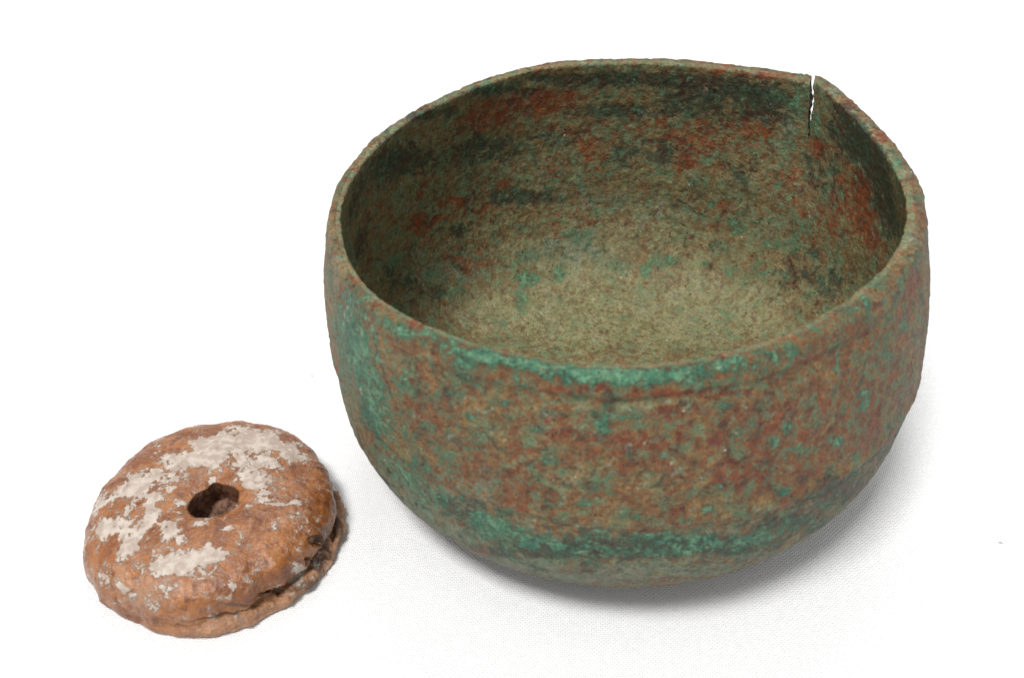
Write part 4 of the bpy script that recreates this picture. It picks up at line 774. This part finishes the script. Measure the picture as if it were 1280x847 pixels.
def bowl_material():
    t = NT("corroded_bronze")
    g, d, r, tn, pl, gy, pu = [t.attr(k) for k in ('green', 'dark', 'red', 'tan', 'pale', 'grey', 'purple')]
    inside = t.attr('inside'); lip = t.attr('lip'); floor = t.attr('floor'); broad = t.attr('broad')
    A = t.math
    n15 = t.noise(0.015, 5, 0.62, 0.4, 1.0); n6 = t.noise(0.006, 6, 0.65, 0.5, 2.0)
    n6b = t.noise(0.0055, 6, 0.66, 0.6, 3.3); n25 = t.noise(0.0026, 5, 0.72, 0.3, 4.0)
    n25b = t.noise(0.0024, 5, 0.65, 0.3, 5.5); n1 = t.noise(0.0012, 4, 0.75, 0.0, 6.0)
    n1b = t.noise(0.0013, 4, 0.75, 0.0, 7.0); n9 = t.noise(0.009, 6, 0.66, 0.7, 8.0)
    n3c = t.noise(0.0034, 6, 0.68, 0.9, 11.0); n12 = t.noise(0.012, 6, 0.68, 0.8, 12.0)
    def fld(big, mid, fine, wb=.32, wm=.36, wf=.32, k=3.6):
        x = A('ADD', A('ADD', A('MULTIPLY', big, wb), A('MULTIPLY', mid, wm)), A('MULTIPLY', fine, wf))
        return A('MULTIPLY', A('SUBTRACT', x, 0.5), k)              # about -0.4 .. 0.4
    def st(f, attr, w): return A('ADD', f, A('MULTIPLY', attr, w))
    # ground tone: olive-brown crust
    c = t.mix(t.ss(fld(n15, n6, n1), -.22, .22), lin(120, 80, 52), lin(134, 108, 72))
    c = t.mix(A('MULTIPLY', inside, 0.5), c, lin(110, 110, 82))
    c = t.mix(A('MULTIPLY', t.ss(fld(n6b, n25, n1b), -.08, .14), .82), c, t.mix(inside, lin(86, 104, 78), lin(98, 116, 88)))
    c = t.mix(A('MULTIPLY', t.ss(fld(n12, n3c, n1), 0.04, .26), A('SUBTRACT', .7, A('MULTIPLY', inside, .25))), c, lin(78, 56, 42))
    # cuprite red-brown
    fr = st(fld(n9, n3c, n1), r, 0.30)
    fr = A('SUBTRACT', fr, A('MULTIPLY', floor, 0.22))
    c = t.mix(A('MULTIPLY', t.ss(fr, 0.10, 0.32), .9), c, t.mix(t.ss(n6, 0.4, 0.62), lin(132, 74, 50), lin(108, 52, 38)))
    # silt on the floor
    ft = st(fld(n15, n25, n1b), tn, 0.34)
    c = t.mix(A('MULTIPLY', t.ss(ft, 0.12, 0.48), .85), c, t.mix(t.ss(fld(n25b, n6, n1), -.2, .2), lin(120, 115, 82), lin(142, 136, 106)))
    # grey-green film
    fg = st(fld(n6, n25b, n1b), gy, 0.34)
    c = t.mix(A('MULTIPLY', t.ss(fg, 0.10, 0.42), 0.8), c, t.mix(t.ss(n25, .4, .6), lin(98, 120, 96), lin(120, 122, 106)))
    # dark green and black-brown
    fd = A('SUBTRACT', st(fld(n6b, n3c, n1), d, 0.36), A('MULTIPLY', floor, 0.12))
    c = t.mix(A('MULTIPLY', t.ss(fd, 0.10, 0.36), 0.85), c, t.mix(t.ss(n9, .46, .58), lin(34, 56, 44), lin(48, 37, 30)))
    # verdigris, first as a thin wash, then as crystalline patches
    fv = st(fld(n6b, n25, n1, .28, .36, .36), A('MULTIPLY', g, A('SUBTRACT', 1.0, A('MULTIPLY', inside, 0.25))), 0.36)
    vcol = t.mix(t.ss(n25b, 0.42, 0.58), lin(62, 108, 86), lin(100, 142, 114))
    vcol = t.mix(t.ss(n12, 0.5, 0.62), vcol, lin(44, 96, 80))
    vcol = t.mix(A('MULTIPLY', inside, 0.6), vcol, lin(92, 124, 94))
    c = t.mix(A('MULTIPLY', t.ss(fv, 0.02, 0.40), 0.55), c, lin(92, 122, 92))
    c = t.mix(A('MULTIPLY', t.ss(fv, 0.20, 0.42), 0.85), c, vcol)
    # brown showing again inside the patches
    c = t.mix(A('MULTIPLY', t.ss(fld(n3c, n25b, n1b), 0.10, .26), A('SUBTRACT', .55, A('MULTIPLY', floor, .35))), c, lin(100, 76, 52))
    # pale chalky
    fp = st(fld(n6, n25, n1b), pl, 0.32)
    c = t.mix(A('MULTIPLY', t.ss(fp, 0.30, 0.50), 0.75), c, lin(170, 178, 150))
    c = t.mix(A('MULTIPLY', t.ss(st(fld(n6, n25, n1), pu, 0.36), 0.26, 0.44), 0.7), c, lin(88, 40, 48))
    # grains
    v = t.voro(0.0042); vs_ = t.ss(v, 0.075, 0.045)
    c = t.mix(A('MULTIPLY', vs_, t.ss(n15, 0.54, 0.6)), c, lin(200, 205, 190))
    v2 = t.voro(0.0021); pits = A('MULTIPLY', t.ss(v2, 0.2, 0.1), t.ss(n9, 0.5, 0.58))
    c = t.mix(A('MULTIPLY', pits, 0.75), c, lin(44, 40, 28))
    # fine speckle
    n04 = t.noise(0.0005, 3, 0.7, 0, 9.0)
    hsv = t.n.new('ShaderNodeHueSaturation'); t.l.new(c, hsv.inputs['Color'])
    t.l.new(A('MAXIMUM', 0.25, A('ADD', A('ADD', 0.84, A('MULTIPLY', inside, 0.10)), A('MULTIPLY', A('SUBTRACT', A('ADD', A('ADD', n04, n1), n25), 1.5), 1.6))), hsv.inputs['Value'])
    hsv.inputs['Saturation'].default_value = 1.12
    t.l.new(hsv.outputs[0], t.bsdf.inputs['Base Color'])
    t.l.new(A('ADD', 0.16, A('MULTIPLY', A('ADD', n25, n6), 0.42)), t.bsdf.inputs['Roughness'])
    t.bsdf.inputs['Specular IOR Level'].default_value = 0.45
    hgt = A('ADD', A('ADD', A('MULTIPLY', n25b, 1.0), A('MULTIPLY', n1, 0.55)), A('MULTIPLY', n04, 0.25))
    hgt = A('SUBTRACT', hgt, A('MULTIPLY', pits, 0.35))
    hgt = A('ADD', hgt, A('MULTIPLY', t.ss(fv, 0.16, 0.46), 0.25))
    hgt = A('SUBTRACT', hgt, A('MULTIPLY', t.ss(fd, .1, .36), 0.25))
    hgt = A('MULTIPLY', hgt, A('SUBTRACT', A('SUBTRACT', 1.0, A('MULTIPLY', inside, .2)), A('MULTIPLY', floor, 0.35)))
    t.l.new(t.bump(hgt, 1.0, 0.0013), t.bsdf.inputs['Normal'])
    return t.m

build_bowl()

# ================================================================== PERFORATED DISC
WC = np.array([-0.1083, -0.0477, 0.0])
WR = [(-180,34.4),(-165,34.8),(-150,34.9),(-135,34.6),(-120,34.2),(-105,34.0),(-90,34.2),(-75,34.0),(-60,34.0),(-45,34.0),(-30,34.2),(-15,34.6),(0,34.8),(15,35.0),(30,35.0),(45,34.6),(60,34.4),(75,34.6),(90,34.8),(105,34.6),(120,34.2),(135,34.0),(150,34.0),(165,34.2)]
def build_whorl():
    n = 960
    th = np.linspace(-np.pi, np.pi, n + 1)
    deg = np.degrees(th)
    a = np.array([p[0] for p in WR]); r = np.array([p[1] for p in WR])
    R = np.interp(deg, a, r, period=360)
    for _ in range(80):
        R[1:-1] = .25 * R[:-2] + .5 * R[1:-1] + .25 * R[2:]; R[0] = R[-1] = .5 * (R[1] + R[-2])
    ring = np.stack([np.cos(th), np.sin(th), 0 * th], 1) * 0.035
    R = R + 1.5 * fbm(ring, 0.016, 3, 31) + 0.7 * fbm(ring, 0.006, 3, 32)
    # hole (offset a little from the centre)
    HO = np.array([1.6, -1.6])
    rh = 6.4 + 0.7 * np.sin(2 * th + 0.6) + 1.5 * np.exp(-((deg - 100) / 14) ** 2) + 0.4 * fbm(ring, 0.02, 2, 33)
    ZT = 17.6
    wr = (deg + 145 + 180) % 360 - 180
    ZS = 7.6 - 4.2 * np.exp(-(wr / 52.0) ** 4)
    uc = 0.1 + np.exp(-((deg + 2) / 50.0) ** 4) * 1.5 + np.exp(-((deg + 62) / 24.0) ** 4) * 0.35
    stepm = 2.7 * np.exp(-((deg + 28) / 74.0) ** 4) * (0.8 + 0.5 * fbm(ring, 0.012, 3, 35))
    Rs = R - stepm
    # rows
    nh, nt, ns, nb = 46, 260, 110, 16
    Xs = []; tag = []
    u = np.linspace(0, 1, nh, endpoint=False)          # hole wall, bottom to top
    for q in u:
        z = 1.0 + (ZT - 2.4) * q
        rr = rh * (0.92 + 0.06 * q)
        Xs.append(np.stack([rr * np.cos(th) + HO[0], rr * np.sin(th) + HO[1], np.full(n + 1, z)], 1)); tag.append(0)
    for q in np.linspace(0, 1, nt):                    # top from the hole's lip to the shoulder
        rr0 = rh
        # arc-length-like parameter on a superellipse
        w = q * np.pi / 2
        sr = np.sin(w) ** 0.80; cz = np.cos(w) ** 0.56
        lipdrop = 1.4 * np.exp(-q * 38)
        rx = (1 - sr) * (rh * np.cos(th) + HO[0]) + sr * Rs * np.cos(th)
        ry = (1 - sr) * (rh * np.sin(th) + HO[1]) + sr * Rs * np.sin(th)
        Xs.append(np.stack([rx, ry, ZS + (ZT - ZS) * cz ** (1.0 + 0.35 * (7.6 - ZS) / 4.4) - lipdrop], 1)); tag.append(1)
    # broken underside rim: undercut on the right-hand and front side
    for q in np.linspace(0, 1, ns + 1)[1:]:            # side
        z = ZS * (1 - q)
        cut = uc * np.exp(-((q - 0.20) / 0.14) ** 2)
        rr = Rs + stepm * sstep(0.28, 0.62, np.full_like(th, q)) - cut - 0.5 * q - 1.4 * (np.clip(q - 0.88, 0, 1) / 0.12) ** 2
        Xs.append(np.stack([rr * np.cos(th), rr * np.sin(th), z + 0 * th], 1)); tag.append(2)
    last = Xs[-1]
    for q in np.linspace(0, 1, nb + 1)[1:]:            # flat underside back to the hole
        e = np.stack([rh * .92 * np.cos(th) + HO[0], rh * .92 * np.sin(th) + HO[1], 0 * th + 0.2], 1)
        Xs.append(last * (1 - q) + e * q); tag.append(3)
    X = np.stack(Xs, 1) * 0.000965; tag = np.array(tag); nr = X.shape[1]
    N = -grid_normals(X)
    N = np.where((N * 1.0)[:, nh + 60:nh + 61, 2:3].mean() < 0, -N, N)
    PF = X.reshape(-1, 3); NF = N.reshape(-1, 3); TG = np.broadcast_to(tag[None], (n + 1, nr)).ravel()
    PW = PF + WC
    big = fbm(PF, 0.020, 3, 41); mid = fbm(PF, 0.006, 3, 42); fine = fbm(PF, 0.0016, 3, 43)
    wx = np.stack([fbm(PF, 0.004, 2, 44), fbm(PF, 0.004, 2, 45), fbm(PF, 0.004, 2, 46)], 1) * 0.0022
    crust = 0.56 * paint(PW + wx, NF, WHORL_STAINS, 'crust') + 1.05 * fbm(PF, 0.0052, 6, 47, 0.72) + 0.03
    film = 0.7 * paint(PW + wx * 2, NF, WHORL_STAINS, 'film') + 0.9 * fbm(PF, 0.006, 5, 48, 0.68)
    dirt = paint(PW, NF, WHORL_STAINS, 'dirt') + 0.4 * fbm(PF, 0.005, 3, 49)
    cav = paint(PW, NF, WHORL_STAINS, 'cavity'); cav = sstep(0.30, 0.62, cav + 0.8 * fbm(PF, 0.0035, 4, 55, .6)) * (cav > 0.05)
    zz = PF[:, 2] * 1000
    ang = np.degrees(np.arctan2(PF[:, 1], PF[:, 0]))
    ZSf = 7.6 - 4.2 * np.exp(-((((ang + 145 + 180) % 360) - 180) / 52.0) ** 4)
    sidew = np.where(TG == 2, 1.0, 0.0) * sstep(0, 1.2, ZSf - zz)
    rightw = np.exp(-((ang + 20) / 75.0) ** 4)
    flk = fbm(PF, 0.010, 5, 56, 0.62)
    disp = 0.75 * big + 0.30 * mid + 0.12 * fine + 0.12 * sstep(0.0, 0.12, flk) + 0.08 * sstep(0.22, 0.30, flk)
    disp += 0.14 * sstep(0.34, 0.46, crust) * (TG == 1)
    rg = 1 - np.abs(fbm(PF, 0.0055, 3, 50)) * 2.2
    disp += sidew * (1.0 * mid * rightw + 0.4 * fine + 0.8 * (rg - .5) * rightw)
    # horizontal fissure between the shell and the lower layer
    fz = 5.9 + 1.0 * np.sin(np.radians(ang) * 3 + 1) + 1.2 * fbm(PF * np.array([1, 1, 0]), 0.012, 2, 51)
    fis = np.exp(-((zz - fz) / 0.55) ** 2) * sstep(-0.15, 0.25, fbm(PF * np.array([1, 1, .2]), 0.009, 3, 52) + 0.12) * np.exp(-((ang + 45) / 70.0) ** 4)
    disp -= sidew * 1.6 * fis
    disp -= 1.9 * cav * (TG >= 1)
    disp = np.where(TG == 0, 0.5 * mid + 0.2 * fine, disp)
    disp = np.where(TG == 3, 0.0, disp)
    edge = sstep(0, 2.6, zz); disp = np.where(TG == 2, disp * edge, disp)
    Xd = (PF + NF * (disp * 0.001)[:, None]).reshape(n + 1, nr, 3)
    Xd[-1] = Xd[0]
    Xd[:, :, 2] = np.maximum(Xd[:, :, 2], 0.0)
    # the disc sits very slightly tilted towards the left front
    Nd = grid_normals(Xd)
    if Nd[:, nh + 60, 2].mean() < 0: Nd = -Nd
    idx = np.arange((n + 1) * nr).reshape(n + 1, nr); idx[-1] = idx[0]
    F = np.stack([idx[:-1, :-1].ravel(), idx[:-1, 1:].ravel(), idx[1:, 1:].ravel(), idx[1:, :-1].ravel()], 1)
    frow = np.broadcast_to(np.arange(nr - 1)[None], (n, nr - 1)).ravel()
    V = Xd.reshape(-1, 3); Nf = Nd.reshape(-1, 3)
    fn = np.cross(V[F[:2000, 1]] - V[F[:2000, 0]], V[F[:2000, 2]] - V[F[:2000, 0]])
    # closing strip between underside and hole wall
    F2 = np.stack([idx[:-1, nr - 1], idx[:-1, 0], idx[1:, 0], idx[1:, nr - 1]], 1)
    F = np.concatenate([F, F2]); frow = np.concatenate([frow, np.full(n, nr - 1)])
    # orientation check on the top surface
    s = (frow > nh + 20) & (frow < nh + 40)
    f = F[s]; fz_ = np.cross(V[f[:, 1]] - V[f[:, 0]], V[f[:, 2]] - V[f[:, 0]])[:, 2].mean()
    if fz_ < 0: F = F[:, ::-1]
    att = dict(crust=crust, film=film, dirt=dirt, side=sidew * rightw, hole=(TG == 0).astype(float), low=sstep(1.0, 4.5, fz - zz) * (TG >= 2) * rightw, fis=fis * sidew)
    root = bpy.data.objects.new("perforated_disc", None); C.objects.link(root); root.location = WC; root.empty_display_size = 0.01
    root["label"] = "thick round orange-brown disc with a central hole and flaky white crust"
    root["category"] = "disc"
    mat = whorl_material()
    org = np.zeros(3)
    split = nh + nt + 32
    subset(V, F, (frow >= nh) & (frow < split), "upper_shell", mat, root, Nf, att, org)
    subset(V, F, (frow >= split), "lower_layer", mat, root, Nf, att, org)
    subset(V, F, (frow < nh), "hole_wall", mat, root, Nf, att, org)
    # soil left in the hole
    k = 90; rr = np.linspace(0, 1, 46); tt = np.linspace(-np.pi, np.pi, k, endpoint=False)
    G = []
    for q in rr:
        G.append(np.stack([q * 6.6 * np.cos(tt) + HO[0], q * 6.6 * np.sin(tt) + HO[1], 0 * tt], 1))
    G = np.stack(G, 0).reshape(-1, 3)
    dirx, diry = math.cos(math.radians(40)), math.sin(math.radians(40))
    tdir = ((G[:, 0] - HO[0]) * dirx + (G[:, 1] - HO[1]) * diry) / 6.5
    Gm = G * 0.001
    G[:, 2] = 4.6 + 6.6 * sstep(-0.55, 0.95, tdir) + 1.5 * fbm(Gm, 0.0045, 4, 61) + 1.0 * np.abs(fbm(Gm, 0.002, 2, 62))
    F = []
    ii, jj = np.meshgrid(np.arange(len(rr) - 1), np.arange(k), indexing='ij'); ii = ii.ravel(); jj = jj.ravel(); j2 = (jj + 1) % k
    F = np.stack([ii * k + jj, (ii + 1) * k + jj, (ii + 1) * k + j2, ii * k + j2], 1)
    F = F[ii > 0]
    top = np.arange(k); G = np.concatenate([G, [[HO[0], HO[1], G[k:2 * k, 2].mean()]]])
    F = np.concatenate([F, np.stack([np.full(k, len(G) - 1), k + top, k + (top + 1) % k, k + (top + 1) % k], 1)])
    # skirt down to the bottom so the plug is solid
    b0 = len(G); ring_ = G[(len(rr) - 1) * k:len(rr) * k].copy(); ring_[:, 2] = 0.6
    G = np.concatenate([G, ring_, [[HO[0], HO[1], 0.6]]])
    o_ = (len(rr) - 1) * k
    F = np.concatenate([F, np.stack([o_ + top, b0 + top, b0 + (top + 1) % k, o_ + (top + 1) % k], 1),
                        np.stack([np.full(k, len(G) - 1), b0 + (top + 1) % k, b0 + top, b0 + top], 1)])
    so = mesh_obj("soil_plug", G * 0.000965, F, soil_material(), root)
    so["label"] = "crumbly dark brown soil left inside the hole"

def whorl_material():
    t = NT("weathered_resinous_stone"); A = t.math
    cr, fi, di, sd, ho, lo, fs = [t.attr(k) for k in ('crust', 'film', 'dirt', 'side', 'hole', 'low', 'fis')]
    n8 = t.noise(0.008, 5, 0.6, 0.5, 1); n3 = t.noise(0.003, 5, 0.62, 0.4, 2); n1 = t.noise(0.001, 4, 0.65, 0, 3); n04 = t.noise(0.0004, 3, 0.65, 0, 4)
    n2 = t.noise(0.0021, 5, 0.65, 0.8, 5)
    c = t.mix(t.ss(n8, 0.38, 0.62), lin(116, 66, 28), lin(144, 89, 42))
    c = t.mix(t.ss(n3, 0.48, 0.66), c, lin(98, 54, 26))
    c = t.mix(A('MULTIPLY', t.ss(n2, 0.54, 0.68), 0.4), c, lin(166, 114, 72))
    f = A('ADD', fi, A('MULTIPLY', A('SUBTRACT', n1, 0.5), 0.5))
    c = t.mix(A('MULTIPLY', t.ss(f, 0.3, 0.9), 0.36), c, t.mix(n3, lin(166, 126, 96), lin(178, 150, 130)))
    c = t.mix(A('MULTIPLY', t.ss(A('ADD', A('MULTIPLY', n3, .5), A('MULTIPLY', n1, .5)), 0.54, 0.62), 0.55), c, lin(96, 54, 28))
    c = t.mix(A('MULTIPLY', t.ss(n04, 0.60, 0.72), 0.4), c, lin(92, 56, 34))
    # lower, rougher layer
    c = t.mix(A('MULTIPLY', sd, 0.85), c, t.mix(t.ss(n3, .4, .62), lin(128, 92, 64), lin(160, 118, 88)))
    c = t.mix(A('MULTIPLY', lo, 0.6), c, lin(172, 130, 102))
    d = A('ADD', di, A('MULTIPLY', A('SUBTRACT', n2, 0.5), 0.6))
    c = t.mix(A('MULTIPLY', t.ss(d, 0.35, 0.7), 0.85), c, lin(70, 48, 32))
    # chalky crust
    k = A('ADD', cr, A('ADD', A('MULTIPLY', A('SUBTRACT', n2, 0.5), 1.7), A('MULTIPLY', A('SUBTRACT', n1, 0.5), 0.6)))
    km = t.ss(k, 0.34, 0.46)
    c = t.mix(A('MULTIPLY', t.ss(k, 0.10, 0.42), 0.32), c, lin(172, 140, 116))
    cc = t.mix(t.ss(n3, .4, .62), lin(152, 138, 127), lin(180, 170, 160))
    cc = t.mix(A('MULTIPLY', t.ss(n04, .5, .7), 0.35), cc, lin(176, 150, 128))
    c = t.mix(A('MULTIPLY', km, 0.94), c, cc)
    c = t.mix(ho, c, t.mix(t.ss(n3, .4, .6), lin(62, 38, 25), lin(100, 70, 52)))
    t.l.new(c, t.bsdf.inputs['Base Color'])
    rgh = A('ADD', A('ADD', 0.16, A('MULTIPLY', n3, 0.25)), A('MULTIPLY', A('MAXIMUM', km, sd), 0.35))
    t.l.new(rgh, t.bsdf.inputs['Roughness'])
    t.bsdf.inputs['Specular IOR Level'].default_value = 0.55
    t.bsdf.inputs['Subsurface Weight'].default_value = 0.06
    t.bsdf.inputs['Subsurface Radius'].default_value = (1.0, 0.45, 0.2)
    t.bsdf.inputs['Subsurface Scale'].default_value = 0.0015
    h = A('ADD', A('ADD', A('MULTIPLY', n2, 0.6), A('MULTIPLY', n1, 0.4)), A('MULTIPLY', km, 0.55))
    h = A('ADD', h, A('MULTIPLY', n04, 0.18))
    t.l.new(t.bump(h, 0.8, 0.0006), t.bsdf.inputs['Normal'])
    return t.m

def soil_material():
    t = NT("crumbly_soil"); A = t.math
    n3 = t.noise(0.003, 5, 0.65, .4, 2); n1 = t.noise(0.001, 4, 0.65, 0, 3)
    c = t.mix(t.ss(n3, .4, .6), lin(72, 42, 30), lin(118, 86, 68))
    c = t.mix(t.ss(n1, .5, .65), c, lin(58, 34, 24))
    t.l.new(c, t.bsdf.inputs['Base Color']); t.bsdf.inputs['Roughness'].default_value = 0.85
    t.l.new(t.bump(n1, 0.8, 0.0006), t.bsdf.inputs['Normal'])
    return t.m

build_whorl()

# ================================================================== LINT
def lint(name_label, pts, rad):
    rad *= 0.5
    t = bpy.data.materials.get("grey_lint")
    if not t:
        q = NT("grey_lint"); n = q.noise(0.001)
        q.l.new(q.mix(n, lin(150, 146, 138), lin(104, 100, 94)), q.bsdf.inputs['Base Color']); q.bsdf.inputs['Roughness'].default_value = 0.9; t = q.m
    pts = np.array(pts, float); pts[:, :2] = pts[:, :2].mean(0) + (pts[:, :2] - pts[:, :2].mean(0)) * 0.55; pts[:, 2] *= 0.5; pts[:, 0] = -0.029 + (pts[:, 0] + 0.029) * 0.966; pts[:, 1] = -0.2452 + (pts[:, 1] + 0.2452) * 0.966; k = 8; V = []; F = []
    for i, p in enumerate(pts):
        d = pts[min(i + 1, len(pts) - 1)] - pts[max(i - 1, 0)]; d /= np.linalg.norm(d)
        s = np.array([-d[1], d[0], 0]); s /= np.linalg.norm(s); up = np.cross(d, s)
        e = rad * (0.35 + 0.65 * math.sin(math.pi * (i + .5) / len(pts)))
        for j in range(k):
            a = 2 * math.pi * j / k; V.append(p + e * (s * math.cos(a) + up * math.sin(a)))
    for i in range(len(pts) - 1):
        for j in range(k):
            F.append([i * k + j, i * k + (j + 1) % k, (i + 1) * k + (j + 1) % k, (i + 1) * k + j])
    V = np.array(V); base = pts.mean(0) * np.array([1, 1, 0])
    o = mesh_obj("lint_fibre", V - base, F, t); o.location = base
    o["label"] = name_label; o["category"] = "lint"; o["group"] = "lint on the cloth"
lint("tiny grey lint fibre on the cloth to the right of the bowl", [(0.1060, -0.0424, .0004), (0.1068, -0.0431, .0009), (0.1075, -0.0430, .0008), (0.1082, -0.0436, .0004)], 0.00022)
lint("tiny grey lint fibre on the cloth close to the left side of the bowl", [(-0.0955, 0.0277, .0004), (-0.0948, 0.0280, .0008), (-0.0941, 0.0278, .0004)], 0.0002)

# ------------------------------------------------------------------ render
scene.render.engine = 'CYCLES'
scene.render.resolution_x = 1024; scene.render.resolution_y = 677
